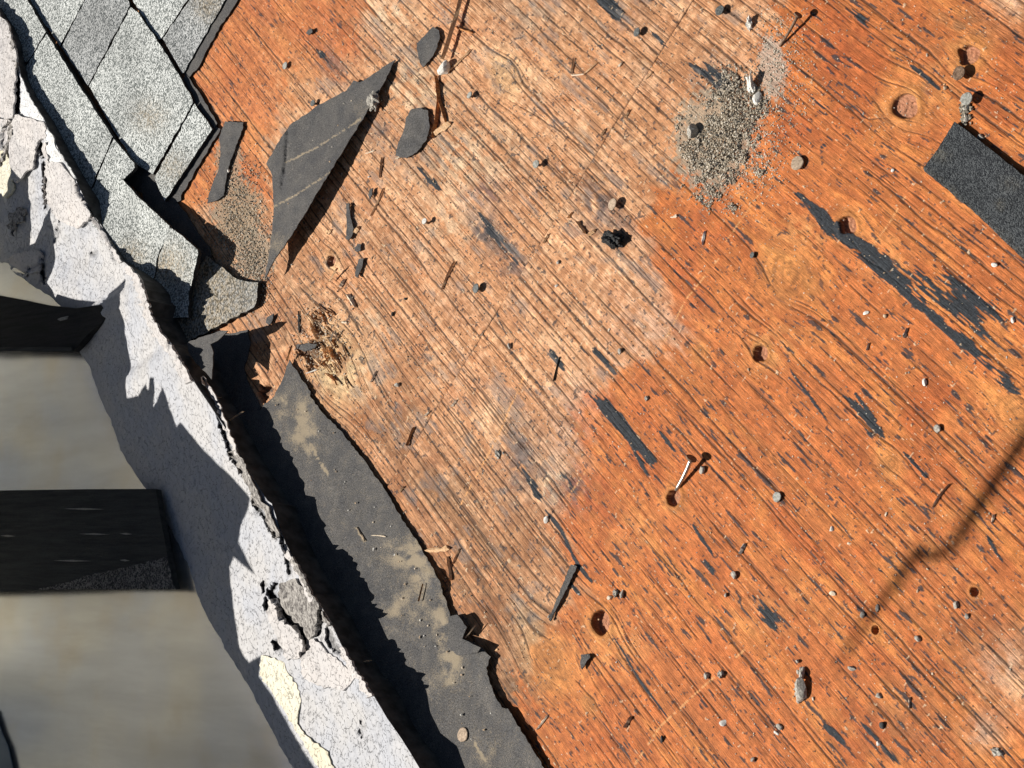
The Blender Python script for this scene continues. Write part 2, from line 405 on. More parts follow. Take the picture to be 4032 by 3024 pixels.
STAINS = [(1530, 60, 90, 60, CREAM, .9), (1640, 330, 160, 170, CREAM, .7), (1830, 640, 200, 160, CREAM, .7), (1760, 900, 130, 130, CREAM, .5), (1880, 790, 60, 60, PINKW, 1.), (1920, 760, 70, 50, (.25, .13, .10), .9),
          (1280, 240, 60, 60, GREYB, .6), (1340, 300, 50, 60, GREYB, .4), (1660, 600, 90, 70, GREYB, .45), (1900, 900, 60, 90, GREYB, .7), (2020, 1010, 70, 110, GREYB, .7), (1500, 520, 60, 60, GREYB, .5), (2350, 800, 80, 120, GREYB, .65), (2430, 920, 60, 70, GREYB, .6),
          (2440, 60, 90, 90, GREYB, .5), (2850, 320, 110, 90, GREYB, .5), (2080, 50, 120, 90, (.30, .24, .18), .5), (2560, 1330, 130, 110, PINKW, .7), (2450, 1250, 120, 90, PINKW, .5), (2230, 1760, 90, 160, PINKW, .8), (2300, 1560, 90, 90, PINKW, .5), (2180, 1900, 60, 90, CREAM, .8), (2060, 2420, 60, 120, CREAM, .6),
          (2140, 2330, 90, 160, (.50, .26, .13), .6), (2050, 1800, 70, 160, GREYB, .6), (2260, 1930, 60, 80, GREYB, .7), (2330, 1960, 130, 110, DRED, .8), (2420, 2080, 140, 120, DRED, .5), (2300, 1700, 70, 80, DRED, .6), (2740, 880, 120, 140, DRED, .6), (2700, 1100, 110, 160, DRED, .5), (3280, 180, 220, 120, DRED, .5), (3100, 480, 160, 140, DRED, .5),
          (3500, 560, 140, 120, DRED, .4), (3750, 120, 160, 90, DBR, .5), (2050, 2700, 110, 130, DBR, .7), (2100, 2450, 90, 90, DBR, .5), (1900, 2300, 110, 220, DBR, .5), (1750, 1950, 130, 200, DBR, .4), (1450, 1250, 100, 80, CREAM, .6), (1420, 1450, 110, 120, CREAM, .6), (1200, 1120, 90, 90, DBR, .4), (1160, 1330, 110, 120, DBR, .5),
          (3150, 920, 110, 70, LAMB, .8), (3020, 1360, 120, 90, LAMB, .7), (3480, 1010, 120, 90, LAMB, .5), (3600, 400, 110, 90, LAMB, .7), (3720, 280, 90, 90, LAMB, .5), (2420, 2540, 150, 110, LAMB, .6), (2500, 1500 + 600, 120, 90, LAMB, .4), (3900, 1700, 140, 120, LAMB, .4), (3020, 2400, 160, 120, LAMB, .4),
          (3950, 2620, 90, 90, PINKW, .8), (3870, 2870, 60, 60, PINKW, .9), (3990, 20, 90, 60, PINKW, .7), (3600, 2850, 260, 160, DBR, .35), (3850, 2500, 180, 160, DBR, .35), (3700, 2150, 160, 140, LAMB, .4), (1230, 90, 120, 90, DRED, .4), (1400, 150, 90, 80, DRED, .6), (1150, 330, 110, 80, (.50, .26, .12), .5)]
SEAMX = -0.0905
LC = dict(orange=(.54, .165, .045), red=(.43, .098, .026), amber=(.68, .275, .070), tan=(.64, .305, .140), tanpale=(.82, .49, .275), brown=(.33, .155, .065), pink=(.62, .34, .21))

def deck_eval(x, y):
    px, py = toPx(x, y)
    kn = [(P(k[0], k[1]), k) for k in KNOTS]
    # grain warp
    yw = y + .006 * (fb(x * 1.6, y * 3.5, 1, 2) - .5) + .0035 * (fb(x * 6, y * 9, 2, 2) - .5)
    ring = np.zeros_like(x); kcol = np.zeros_like(x); hole = np.zeros_like(x); hz = np.zeros_like(x); halo = np.zeros_like(x)
    for c, (kx, ky, r, dep, st) in kn:
        m = (np.abs(x - c[0]) < r * 9) & (np.abs(y - c[1]) < r * 7)
        if not m.any(): continue
        dx = x[m] - c[0]; dy = y[m] - c[1]
        wob = 1 + .16 * (vn(np.arctan2(dy, dx) * 1.3 + 9, dy * 0 + kx, 3) - .5) * 2
        rr = np.hypot(dx * (.85 if dep else .66), dy) / (r * wob) + (0 if dep else .26) * (fb(dx * 80 + kx, dy * 110, 271, 2) - .5) * 2
        g = np.exp(-(dx / (3.2 * r)) ** 2 - (dy / (2.2 * r)) ** 2)
        yw[m] = yw[m] - dy * .86 * g * min(st, 1.1)
        rg = np.exp(-np.maximum(rr - .8, 0) ** 2 / .5)
        ring[m] = np.maximum(ring[m], rg * (.5 + .5 * np.sin(rr * (17 if dep else 13) + 2 * vn(dx * 300, dy * 300, 4))))
        halo[m] = np.maximum(halo[m], np.exp(-np.maximum(rr - 1, 0) ** 2 / 1.6))
        if dep:
            hm = ss(1.06, .92, rr)
            hole[m] = np.maximum(hole[m], hm); hz[m] = np.minimum(hz[m], -dep * hm + .0012 * hm * (vn(dx * 500, dy * 500, 5) - .5))
            hz[m] += .0009 * np.exp(-((rr - 1.35) / .3) ** 2)
    # veneer either side of the butt joint differs
    side = (x > SEAMX + .0012 * (fb(y * 40, y * 0, 77, 2) - .5)).astype(float)
    yg = yw + side * .317
    # zones
    wob = 55 * (fb(px / 90, py / 90, 6, 4) - .5) * 2
    wobg = 130 * (fb(x * 11, yg * 130, 7, 2) - .5)
    zo = ss(-38, 38, sdf(px, py, ORANGE) + wob + wobg)
    zl = ss(-38, 38, sdf(px, py, ORANGE_L) + wob + wobg) * .85
    zone = np.maximum(zo, zl)
    tr = np.exp(-((px - 4010) ** 2 + (py + 10) ** 2) / 120 ** 2) + np.exp(-((px - 4040) ** 2 + (py - 2640) ** 2) / 150 ** 2) + .8 * np.exp(-((px - 3900) ** 2 + (py - 2890) ** 2) / 60 ** 2)
    zone = zone * (1 - np.clip(tr * (.6 + .8 * fb(px / 30, py / 30, 8, 2)), 0, .8))
    bord = np.exp(-((sdf(px, py, ORANGE) + wob + 45) / 60) ** 2) * (px > 2000) * (py > 850) * (py < 2000)
    # along-grain colour variation
    s1 = fb(x * 3.5, yg * 55, 10, 3); s2 = fb(x * 9, yg * 190, 11, 3); s3 = fb(x * 24, yg * 620, 12, 2); bl = fb(px / 260, py / 260, 13, 3); mott = fb(x * 160, y * 160, 14, 2)
    C = {k: np.array(v) for k, v in LC.items()}
    def mixc(a, b, t): return a * (1 - t[..., None]) + b * t[..., None]
    co = mixc(C['orange'], C['amber'], ss(.42, .70, s1 * .4 + s2 * .25 + bl * .35))
    co = mixc(co, C['red'], ss(.50, .68, bl * .6 + s1 * .4) * .75)
    ct = mixc(C['tan'], C['tanpale'], ss(.42, .66, s1 * .4 + s2 * .35 + mott * .25))
    dirty = ss(.44, .62, fb(px / 170, py / 240, 15, 3) * .6 + s2 * .4)
    low = np.exp(-(pdist(px, py, [(1500, 1650), (1800, 2050), (2020, 2420)])[0] / 190) ** 2)
    ct = mixc(ct, C['brown'], np.clip(dirty * .35 + low * .75 * ss(.3, .6, s2), 0, .85))
    pk = np.clip(bord + .5 * ss(.6, .7, fb(px / 120, py / 120, 16, 3)) * (1 - zone), 0, 1)
    ct = mixc(ct, C['pink'], pk * .4 * ss(.35, .6, mott * .5 + s2 * .5))
    bleed = .28 * ss(.54, .68, .5 * fb(px / 110, py / 110, 290, 3) + .5 * s1) * (px > 1000)
    col = mixc(ct, co, np.maximum(zone, bleed * (1 - zone)))
    for (cx, cy, rx, ry, cc, k) in STAINS:
        g = np.exp(-((px - cx) / rx) ** 2 - ((py - cy) / ry) ** 2)
        g = g * ss(.36, .60, .5 * fb(px / 26, py / 26, int(cx), 3) + .5 * s2) * k * (.75 if cc is PINKW or cc is DRED else 1.35)
        col = mixc(col, np.array(cc), np.clip(g, 0, .92))
    col = mixc(col, np.array((.70, .31, .09)), halo * .55 * zone)
    col = mixc(col, np.array((.74, .48, .24)), halo * .5 * (1 - zone))
    big = P(1316, 1432)
    pale = np.exp(-((x - big[0]) / .05) ** 2 - ((y - big[1]) / .035) ** 2) * ss(.35, .6, fb(x * 90, y * 90, 18, 3))
    col = mixc(col, np.array((.80, .60, .33)), np.clip(pale * 1.1, 0, .9))
    col = col * (1 - .30 * ring[..., None] * np.clip(halo, 0, 1)[..., None])
    tanness = 1 - zone
    lum = (.88 + .22 * ss(.3, .7, s3)) * (.90 + .20 * ss(.35, .65, s2)) * (.88 + .24 * ss(.3, .7, mott))
    col = col * lum[..., None]
    grime = ss(.40, .68, .45 * fb(px / 75, py / 75, 280, 4) + .35 * s2 + .20 * fb(x * 60, y * 60, 281, 2))
    gt = np.clip(.75 + .5 * (np.exp(-(pdist(px, py, [(1180, 1180), (1300, 1560), (1650, 2000), (1950, 2420)])[0] / 260) ** 2)), 0, 1.2)
    col = col * (1 - grime[..., None] * (np.array((.28, .36, .42)) * (tanness * gt)[..., None] + np.array((.16, .24, .28)) * zone[..., None]))
    h = .0004 * (s2 - .5) + .0003 * (s3 - .5) + .0005 * (mott - .5) + .0006 * (s1 - .5)
    # checks: long cracks following the grain
    crack = np.zeros_like(x)
    tanness = 1 - zone
    for p, wdt, lo, seed, kx, str_ in ((.0195, .00095, .47, 21, 2.1, 1.), (.0112, .00072, .50, 22, 3.0, .95), (.0066, .00055, .55, 23, 5., .8), (.0040, .00045, .60, 24, 8., .6)):
        q = yg / p + .35 * (fb(x * 2.2, yg * 6, seed + 50, 2) - .5)
        i = np.floor(q); f = q - i
        cen = .25 + .5 * _h(i.astype(np.int64), i.astype(np.int64) * 0 + 3, seed)
        cen = cen + .16 * (vn(x * 22, i * 3.7, seed + 3) - .5) + .05 * (vn(x * 120, i * 1.7, seed + 4) - .5)
        seg = vn(x * kx + i * 5.31, i * 7.7, seed + 1) * .65 + vn(x * kx * 6 + i * 3.3, i * 2.1, seed + 2) * .35
        thr = lo + .10 * zone
        a = ss(thr - .03, thr + .05, seg)
        wv = wdt * (.45 + 1.3 * ss(thr, thr + .3, seg)) * (.6 + .8 * vn(x * 60, i * 1.1, seed + 7))
        d = np.abs(f - cen) * p
        crack = np.maximum(crack, a * str_ * ss(wv * 1.3, wv * .35, d) * (1 - hole))
    # named longer splits
    for pts, wpx in (([(1280, 1120), (1340, 1180), (1400, 1270), (1430, 1330)], 8), ([(1180, 1130), (1260, 1210), (1290, 1260)], 7), ([(2195, 120), (2350, 240)], 3.5), ([(2000, 390), (2180, 500), (2350, 620)], 3.5),
                     ([(2000, 640), (2120, 750), (2215, 850)], 3.2), ([(2385, 2475), (2460, 2600), (2540, 2720), (2650, 2870)], 4), ([(2250, 2660), (2340, 2760), (2430, 2900)], 3.2), ([(3260, 340), (3420, 470), (3490, 465)], 2.5),
                     ([(3340, 920), (3400, 1010), (3500, 1080)], 4), ([(3820, 1320), (3900, 1400), (4040, 1530)], 4.5), ([(1130, 780), (1180, 860)], 3), ([(1500, 740), (1640, 900), (1800, 1080)], 3.5), ([(1180, 130), (1290, 250)], 3)):
        m = (px > min(p[0] for p in pts) - 30) & (px < max(p[0] for p in pts) + 30) & (py > min(p[1] for p in pts) - 30) & (py < max(p[1] for p in pts) + 30)
        if m.any():
            d, t = pdist(px[m] + 5 * (vn(px[m] / 14, py[m] / 14, 31) - .5), py[m] + 5 * (vn(px[m] / 14, py[m] / 14, 32) - .5), pts)
            ww = wpx * (1 - .8 * np.abs(2 * t - 1) ** 2)
            crack[m] = np.maximum(crack[m], ss(ww * 1.2, ww * .4, d))
    # rotted pocket beside the big knot
    rot = ss(.0, 26, sdf(px, py, [(1235, 1225), (1275, 1240), (1260, 1290), (1290, 1340), (1262, 1370), (1250, 1440), (1225, 1470), (1190, 1430), (1165, 1380), (1170, 1350), (1240, 1330), (1215, 1270)]) + 22 * (fb(px / 16, py / 16, 33, 2) - .45) * 2)
    rot = np.maximum(rot, ss(0, 16, sdf(px, py, [(1020, 1520), (1060, 1500), (1090, 1530), (1060, 1560), (1040, 1590), (1010, 1560)]) + 26 * (fb(px / 13, py / 13, 34, 2) - .5)))
    # butt joint
    sj = np.abs(x - SEAMX - .0016 * (fb(y * 45, y * 0, 77, 3) - .5))
    vis = (py < 1960)
    seam = ss(.0014, .0005, sj) * (.45 + .55 * ss(.4, .6, vn(y * 30, y * 0, 78))) * vis
    col = mixc(col, np.array((.055, .030, .018)), np.clip(np.maximum(crack * .84, seam * .8), 0, 1))
    h = h - .0009 * crack - .0013 * seam - .007 * rot
    h = h + .0004 * (side - .5)
    col = mixc(col, np.array((.10, .05, .025)), rot * .85)
    # black residue
    st = fb(x * 38, yg * 330, 40, 3); st2 = fb(x * 75, yg * 480, 41, 2)
    stm = fb(x * 13, yg * 95, 270, 2)
    tar = np.zeros_like(x)
    for pts, hw, s in TAR:
        m = (px > min(p[0] for p in pts) - hw * 2.5) & (px < max(p[0] for p in pts) + hw * 2.5) & (py > min(p[1] for p in pts) - hw * 2.5) & (py < max(p[1] for p in pts) + hw * 2.5)
        if not m.any(): continue
        d, t = pdist(px[m], py[m], pts)
        cov = s * (1 - (d / hw) ** 2 * .55) - .35 * np.abs(2 * t - 1) ** 4
        tar[m] = np.maximum(tar[m], ss(-.03, .05, cov + .9 * (stm[m] - .5) - (.02 + 1.5 * (st[m] * .62 + st2[m] * .38)) * .82))
    # flecks everywhere
    dens = .62 - .035 * zone + .05 * (fb(px / 200, py / 200, 42, 2) - .5)
    fl = np.zeros_like(x)
    for p, kx, thr, wdt, seed in ((.0105, 26, .70, .0016, 241), (.0067, 40, .74, .0011, 242), (.0160, 12, .72, .0026, 243), (.0045, 70, .78, .0009, 244)):
        q = yg / p + .3 * (fb(x * 5, yg * 9, seed, 2) - .5); i = np.floor(q); f = q - i
        cen = .3 + .4 * _h(i.astype(np.int64), i.astype(np.int64) * 0 + 5, seed) + .12 * (vn(x * 60, i * 2.3, seed + 1) - .5)
        sg = vn(x * kx + i * 9.1, i * 3.3, seed + 2) * .7 + .3 * vn(x * kx * 4, i * 1.9, seed + 3)
        tt = thr + .035 + .08 * tanness - .10 * (fb(px / 230, py / 230, 245, 2) - .5)
        wv = wdt * ss(tt - .02, tt + .14, sg) * (.5 + vn(x * 300, yg * 500, seed + 4))
        fl = np.maximum(fl, ss(wv * 1.05, wv * .7, np.abs(f - cen) * p) * (sg > tt - .02) * (wv > 1e-5))
    fl2 = ss(0, .03, fb(x * 200, y * 230, 44, 2) - .80 + .045 * tanness)
    fl3 = ss(0, .03, fb(x * 40, yg * 300, 49, 2) - .77) * zone
    tar = np.clip(np.maximum(np.maximum(tar, np.maximum(fl, fl3) * (1 - .9 * halo) * .9), fl2 * .75), 0, 1) * (1 - hole * .7)
    tcol = np.array((.018, .021, .025)) * (.7 + 1.5 * fb(x * 700, y * 700, 45, 1))[..., None]
    col = col * (1 - tar[..., None]) + tcol * tar[..., None]
    h = h + .0003 * tar
    grey = ss(.56, .70, fb(px / 70, py / 70, 46, 3)) * ss(.45, .6, s2) * tanness
    col = mixc(col, np.array((.20, .175, .16)), grey * .45)
    # crumbs and raised fibres
    cr = ss(0, .03, fb(x * 330, y * 330, 47, 1) - .93 + .02 * tanness)
    col = mixc(col, np.array((.72, .52, .33)), cr * .8)
    h = h + .0007 * cr
    for pts, wpx in SCRATCH:
        m = (px > min(p[0] for p in pts) - 20) & (px < max(p[0] for p in pts) + 20) & (py > min(p[1] for p in pts) - 20) & (py < max(p[1] for p in pts) + 20)
        if m.any():
            d, t = pdist(px[m], py[m], pts)
            on = ss(wpx * 1.3, wpx * .5, d) * ss(.36, .5, vn(t * 60, t * 0, 48) + .1)
            cc = col[m]; col[m] = cc * (1 - .75 * on[..., None]) + np.array((.72, .36, .14)) * .75 * on[..., None]
    # sandy dirt beside the shingles
    for (cx, cy, rx, ry, sd, cc) in ((930, 830, 110, 150, 60, (.30, .24, .16)), (1000, 1000, 90, 120, 61, (.30, .25, .18)), (2800, 560, 170, 230, 62, (.33, .28, .205)), (3040, 260, 60, 150, 63, (.46, .38, .30)), (900, 640, 60, 120, 64, (.36, .26, .17))):
        dd_ = np.exp(-((px - cx) / rx) ** 2 - ((py - cy) / ry) ** 2) * 1.1
        g = ss(.42, .62, dd_ * .75 + .5 * (fb(x * 240, y * 240, sd, 2) - .25))
        col = mixc(col, np.array(cc), g * .75 * (1 - hole)); 
    # knot plugs
    col = mixc(col, np.array((.44, .20, .115)) * (.75 + .5 * vn(x * 420, y * 420, 250))[..., None], hole * .85)
    wallm = hole * (1 - hole) * 4
    col = mixc(col, np.array((.06, .03, .015)), np.clip(wallm, 0, 1) * .8)
    h = h + hz
    return col, h, px, py

def deck_piece(name, x0, x1, label, seamside):
    """dense where the roof is looked at closely, coarse further out, one mesh"""
    vs, fs, cs = [], [], []
    base = 0
    YLO, YHI = -.40, .80
    for (dx, dy, dense) in ((.0012, .00088, True), (.012, .0088, False)):
        X0, X1 = x0, x1
        if dense: gx = np.arange(X0, X1 + dx / 2, dx); gy = np.arange(YLO, YHI, dy)
        else:
            gx = np.arange(X0 - 0.0, X1 + dx / 2, dx); gy = np.arange(-.40, 1.6, dy)
        x, y = np.meshgrid(gx, gy)
        ny, nx = x.shape
        pxx, pyy = toPx(x, y)
        mrg = 40
        vis = (pxx > -mrg) & (pxx < 4032 + mrg) & (pyy > -mrg) & (pyy < 3024 + mrg) & (y > YLO) & (y < YHI - .01)
        hid = inside(pxx, pyy, [(-300, -300), (880, -300), (700, 250), (780, 500), (620, 800), (700, 1000), (880, 1150), (1000, 2000), (1500, 3200), (-300, 3200)])
        hid |= inside(pxx, pyy, [(1160, 1560), (1280, 1680), (1450, 1900), (1560, 2060), (1700, 2330), (1800, 2600), (1900, 2760), (2050, 3200), (1500, 3200), (1150, 2000)])
        vis &= ~hid
        if dense: use = vis[:-1, :-1] | vis[1:, 1:] | vis[1:, :-1] | vis[:-1, 1:]
        flp = inside(pxx, pyy, [(-400, -400), (0, 60), (60, 150), (90, 330), (190, 500), (300, 700), (460, 980), (520, 1080), (620, 1300), (700, 1420), (600, 1700), (-400, 1700)])
        if not dense: flp4 = flp[:-1, :-1] | flp[1:, 1:] | flp[1:, :-1] | flp[:-1, 1:]
        if not dense: use = ~flp4 & ~(vis[:-1, :-1] & vis[1:, 1:] & vis[1:, :-1] & vis[:-1, 1:])
        if 0: use = ~(vis[:-1, :-1] & vis[1:, 1:] & vis[1:, :-1] & vis[:-1, 1:])
        need = np.zeros((ny, nx), bool)
        need[:-1, :-1] |= use; need[1:, 1:] |= use; need[1:, :-1] |= use; need[:-1, 1:] |= use
        idx = -np.ones((ny, nx), np.int64); k = int(need.sum()); idx[need] = np.arange(k) + base
        xv, yv = x[need], y[need]
        col, h, _, _ = deck_eval(xv, yv)
        if not dense: h = h * .25 - .0022
        vs.append(np.stack([xv, yv, h], -1)); cs.append(col)
        jj, ii = np.nonzero(use)
        fs.append(np.stack([idx[jj, ii], idx[jj, ii + 1], idx[jj + 1, ii + 1], idx[jj + 1, ii]], -1))
        base += k
    V = np.concatenate(vs); F = np.concatenate(fs); Cc = np.concatenate(cs)
    # plywood edge skirt so that the sheet is solid
    lo = V[:, 2].min() - .012
    xa, xb, ya, yb = x0, V[:, 0].max(), -.372, 1.595
    nb = len(V)
    box = np.array([[xa, ya, -.0035], [xb, ya, -.0035], [xb, yb, -.0035], [xa, yb, -.0035], [xa, ya, lo], [xb, ya, lo], [xb, yb, lo], [xa, yb, lo]])
    bf = np.array([[4, 5, 1, 0], [5, 6, 2, 1], [6, 7, 3, 2], [7, 4, 0, 3], [7, 6, 5, 4]]) + nb
    V = np.concatenate([V, box]); F = np.concatenate([F, bf]); Cc = np.concatenate([Cc, np.tile([.3, .17, .08], (8, 1))])
    me = bpy.data.meshes.new(name)
    me.vertices.add(len(V)); me.vertices.foreach_set('co', V.astype(np.float32).ravel())
    me.loops.add(F.size); me.loops.foreach_set('vertex_index', F.astype(np.int32).ravel())
    me.polygons.add(len(F)); me.polygons.foreach_set('loop_start', (np.arange(len(F)) * 4).astype(np.int32))
    me.polygons.foreach_set('loop_total', np.full(len(F), 4, np.int32))
    sm = np.ones(len(F), bool); sm[-5:] = False
    me.polygons.foreach_set('use_smooth', sm)
    me.update(calc_edges=True)
    at = me.attributes.new('wood', 'FLOAT_COLOR', 'POINT')
    at.data.foreach_set('color', np.concatenate([np.clip(Cc, 0, 1), np.ones((len(Cc), 1))], 1).astype(np.float32).ravel())
    me.materials.append(mw.m)
    o = bpy.data.objects.new(name, me); COL.objects.link(o)
    setp(o, label, 'plywood sheet', 'plywood sheets of the stripped roof deck')
    return o
deck_piece('plywood_sheet', -2.2, SEAMX - .0001, 'weathered tan plywood sheet on the shingle side of the fine butt joint', -1)
deck_piece('plywood_sheet', SEAMX + .0001, 1.6, 'orange stained plywood sheet with black residue and knot holes filling the right', 1)

# ------------------------------------------------------------------ shingles
def shingle(poly, z, th, label, mat=None, dust=None, zf=None, seed=0, res=30, amp=2.2):
    f = zf or (lambda a, b: z + .0006 * (fb(a / 60, b / 60, 70 + seed, 2) - .5))
    o = sheet('shingle', poly, f, th, mat or m_shingle, res=res, dust=dust or (lambda a, b: a * 0), jagamp=amp, jagstep=16, seed=seed, side=m_sedge)
    return setp(o, label, 'shingle', 'pale granule shingles beside the flashing')
ed = M('shingle_cut_edge', .9, .2); ed.col(ed.mix(ed.noise(500, 2), (.012, .012, .013), (.05, .05, .048))); m_sedge = ed.m
sblob = lambda cx, cy, r, k=1.: (lambda a, b: k * np.exp(-((a - cx) ** 2 + (b - cy) ** 2) / r ** 2))
shingle([(505, -70), (785, -70), (632, 155), (620, 152), (525, 8)], .0060, .004, 'grey granule shingle at the top edge, left of the stained narrow one', m_shingle, seed=1)
shingle([(640, 152), (795, -70), (925, -70), (724, 286), (716, 288)], .0064, .004, 'narrow shingle with brown stains at the top edge, next to the dark underlay strip', m_shingle_g, sblob(820, 20, 60, 1.0), seed=2)
shingle([(70, -70), (372, -70), (331, 0), (236, 182), (108, -8)], .0110, .0045, 'pale shingle at the top between two slanting cuts, nearest the left corner', m_shingle, seed=3)
shingle([(379, -70), (470, -70), (508, 8), (510, 24), (346, 338), (241, 186), (336, 0)], .0106, .0042, 'darker grey granule shingle between the second and third slanting cuts', m_shingle_g, seed=4)
shingle([(515, 28), (545, 50), (640, 190), (752, 378), (760, 404), (602, 686), (575, 668), (535, 645), (440, 500), (351, 340)], .0115, .005, 'largest pale shingle tab with a faint brown stain in its middle', m_shingle, sblob(590, 460, 60, .7), seed=5)
shingle([(766, 408), (836, 508), (648, 792), (608, 700)], .0105, .005, 'narrow shingle tab that ends the row beside the bare plywood, brown stained foot', m_shingle, sblob(680, 660, 60, .6), seed=6)
shingle([(-90, -40), (52, -62), (48, 2), (20, 62), (-90, 30)], .0190, .006, 'shingle corner at the extreme top left of the photo', m_shingle, seed=7)
shingle([(56, -62), (72, -60), (107, -2), (180, 126), (106, 246), (40, 200), (-40, 60), (24, 64)], .0195, .007, 'pale shingle left of the long shadow line beside the torn flashing top', m_shingle, seed=8)
shingle([(183, 132), (300, 320), (443, 538), (352, 756), (330, 800), (180, 600), (60, 330), (110, 250)], .0200, .007, 'long pale shingle tab half covered by the shadow of the flashing', m_shingle, seed=9)
shingle([(447, 546), (528, 642), (530, 660), (520, 674), (486, 706), (474, 700), (560, 790), (668, 890), (664, 920), (622, 1005), (600, 1120), (520, 1050), (330, 850), (356, 764)], .0180, .006, 'pale shingle with a torn notch over the black gap, above the lowest shingles', m_shingle, sblob(520, 1010, 60, .8), seed=10,
        zf=lambda a, b: .0205 + .016 * ss(120, 0, pdist(a, b, [(530, 690), (668, 890), (779, 984)])[0]) * ss(600, 720, b))
shingle([(671, 896), (720, 930), (779, 984), (780, 1000), (744, 1156), (742, 1250), (640, 1250), (590, 1130), (624, 1008)], .0165, .006, 'small pale shingle with brown dirt and a lifted edge above the dirty lowest shingle', m_shingle, sblob(660, 1050, 80, .9), seed=11,
        zf=lambda a, b: .0185 + .019 * ss(130, 0, pdist(a, b, [(530, 690), (668, 890), (779, 984), (770, 1050)])[0]) * ss(1250, 1050, b))
shingle([(814, 1006), (917, 1090), (960, 1106), (1016, 1112), (1012, 1170), (1000, 1210), (920, 1250), (769, 1330), (690, 1364), (600, 1330), (620, 1150), (745, 1160), (780, 1060)], .0085, .006, 'dirty brown lowest shingle with a rounded corner on the plywood', m_shingle_g,
        lambda a, b: .55 + .45 * ss(1020, 860, a), seed=12, res=16, amp=4)
# dark underlay under the shingles, plus one black sheet standing in for shade
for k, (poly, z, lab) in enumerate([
        ([(905, -80), (940, -10), (900, 60), (850, 130), (790, 250), (742, 310), (730, 300), (700, 240), (900, -70)], .0032, 'dark underlay strip edging the top shingles along the orange plywood'),
        ([(730, 290), (800, 390), (855, 485), (838, 520), (780, 480), (700, 350)], .0040, 'dark underlay corner poking out beyond the shingle row end'),
        ([(852, 500), (868, 508), (790, 640), (712, 770), (712, 788), (690, 800), (640, 800), (700, 700)], .0036, 'weathered underlay strip along the slanting shingle row end'),
        ([(860, 1312), (900, 1314), (975, 1298), (985, 1345), (975, 1405), (960, 1450), (982, 1520), (1028, 1604), (990, 1680), (880, 1640), (780, 1500), (740, 1370)], .0012, 'black sheet added to deepen the shadow above the felt strip'),  # extra dark sheet that blackens the shaded deck here
        ([(470, 700), (520, 630), (600, 660), (650, 790), (700, 800), (735, 840), (780, 920), (825, 975), (832, 1010), (800, 1040), (700, 1040), (600, 900), (560, 760)], .0030, 'black underlay below the notched shingle, mostly in shadow')]):
    setp(sheet('underlay_or_shade_piece', poly, (lambda zz: lambda a, b: zz + .0008 * fb(a / 40, b / 40, 80, 2))(z), .0015, m_felt, res=22, dust=lambda a, b: .12 + 0 * a, jagamp=3, seed=30 + k, side=m_fedge), lab, 'underlay', 'dark underlay showing past the shingles')

# ------------------------------------------------------------------ wall flashing
SH = [(15, 20), (34, 51), (67, 97), (103, 165), (101, 211), (118, 249), (131, 304), (169, 367), (211, 426), (240, 464), (262, 506), (321, 603), (371, 692), (432, 758), (422, 836), (405, 887), (450, 950),
      (508, 1020), (548, 1037), (570, 1034), (588, 1008), (592, 1034), (617, 1059), (660, 1088), (707, 1117), (715, 1149), (743, 1157), (776, 1218), (792, 1262), (800, 1320), (880, 1325), (975, 1294), (975, 1352), (989, 1341),
      (978, 1403), (962, 1442), (976, 1500), (1024, 1598), (1053, 1670), (1075, 1717), (1097, 1753), (1115, 1731), (1120, 1789), (1162, 1847), (1194, 1901), (1220, 1898), (1209, 1948), (1245, 1956), (1259, 2014),
      (1292, 2090), (1346, 2191), (1407, 2302), (1432, 2309), (1469, 2370), (1488, 2420), (1531, 2512), (1574, 2580), (1586, 2617), (1642, 2654), (1679, 2716), (1704, 2802), (1741, 2885), (1759, 2877),
      (1802, 2938), (1830, 3010), (1880, 3110), (1950, 3230)]
RI = [(-60, -60), (5, 66), (28, 88), (50, 150), (62, 190), (78, 300), (115, 380), (175, 475), (190, 505), (215, 545), (218, 580), (260, 640), (295, 700), (350, 820), (401, 891), (447, 963), (486, 1035), (505, 1045), (555, 1088), (575, 1160),
      (595, 1236), (646, 1316), (689, 1374), (725, 1435), (760, 1500), (802, 1560), (892, 1693), (934, 1768), (955, 1807), (992, 1872), (1021, 1909), (1031, 1963), (1068, 1977), (1107, 2097),
      (1168, 2219), (1215, 2281), (1225, 2324), (1262, 2386), (1309, 2462), (1341, 2534), (1406, 2642), (1469, 2735), (1519, 2821), (1593, 2926), (1648, 3019), (1710, 3120), (1800, 3260)]
BA = [(-160, 900), (-80, 990), (0, 1062), (59, 1106), (114, 1153), (186, 1186), (250, 1240), (290, 1320), (300, 1386), (338, 1446), (362, 1518), (422, 1657), (458, 1772), (512, 1868), (560, 1940), (600, 2020),
      (660, 2111), (728, 2247), (759, 2346), (796, 2432), (864, 2556), (914, 2636), (963, 2716), (1010, 2802), (1070, 2920), (1140, 3050), (1230, 3200)]
def side_of(p, line):
    """signed pixel distance to the crest line in the picture: + on its right"""
    d, t = pdist(np.array([p[0]]), np.array([p[1]]), line)
    i = min(int(t[0] * (len(line) - 1)), len(line) - 2)
    (ax, ay), (bx, by) = line[i], line[i + 1]
    return d[0] * (1 if (bx - ax) * (p[1] - ay) - (by - ay) * (p[0] - ax) < 0 else -1)
crest = []
for (sx, sy) in SH:
    zs = .0205 if (sy < 1062 and sx < 620) else .027 if (sy < 1158 and sx < 745) else .0085 if (sy < 1326 and sx < 885) else .003
    s0 = P(sx, sy, zs); lo, hi = 0.0, .22
    f = lambda t: side_of([float(v) for v in toPx(*(s0 + TOSUN * t))], RI)
    for _ in range(34):
        mid = (lo + hi) / 2
        if f(mid) > 0: lo = mid
        else: hi = mid
    crest.append(s0 + TOSUN * (lo + hi) / 2)
crest = np.array(crest)
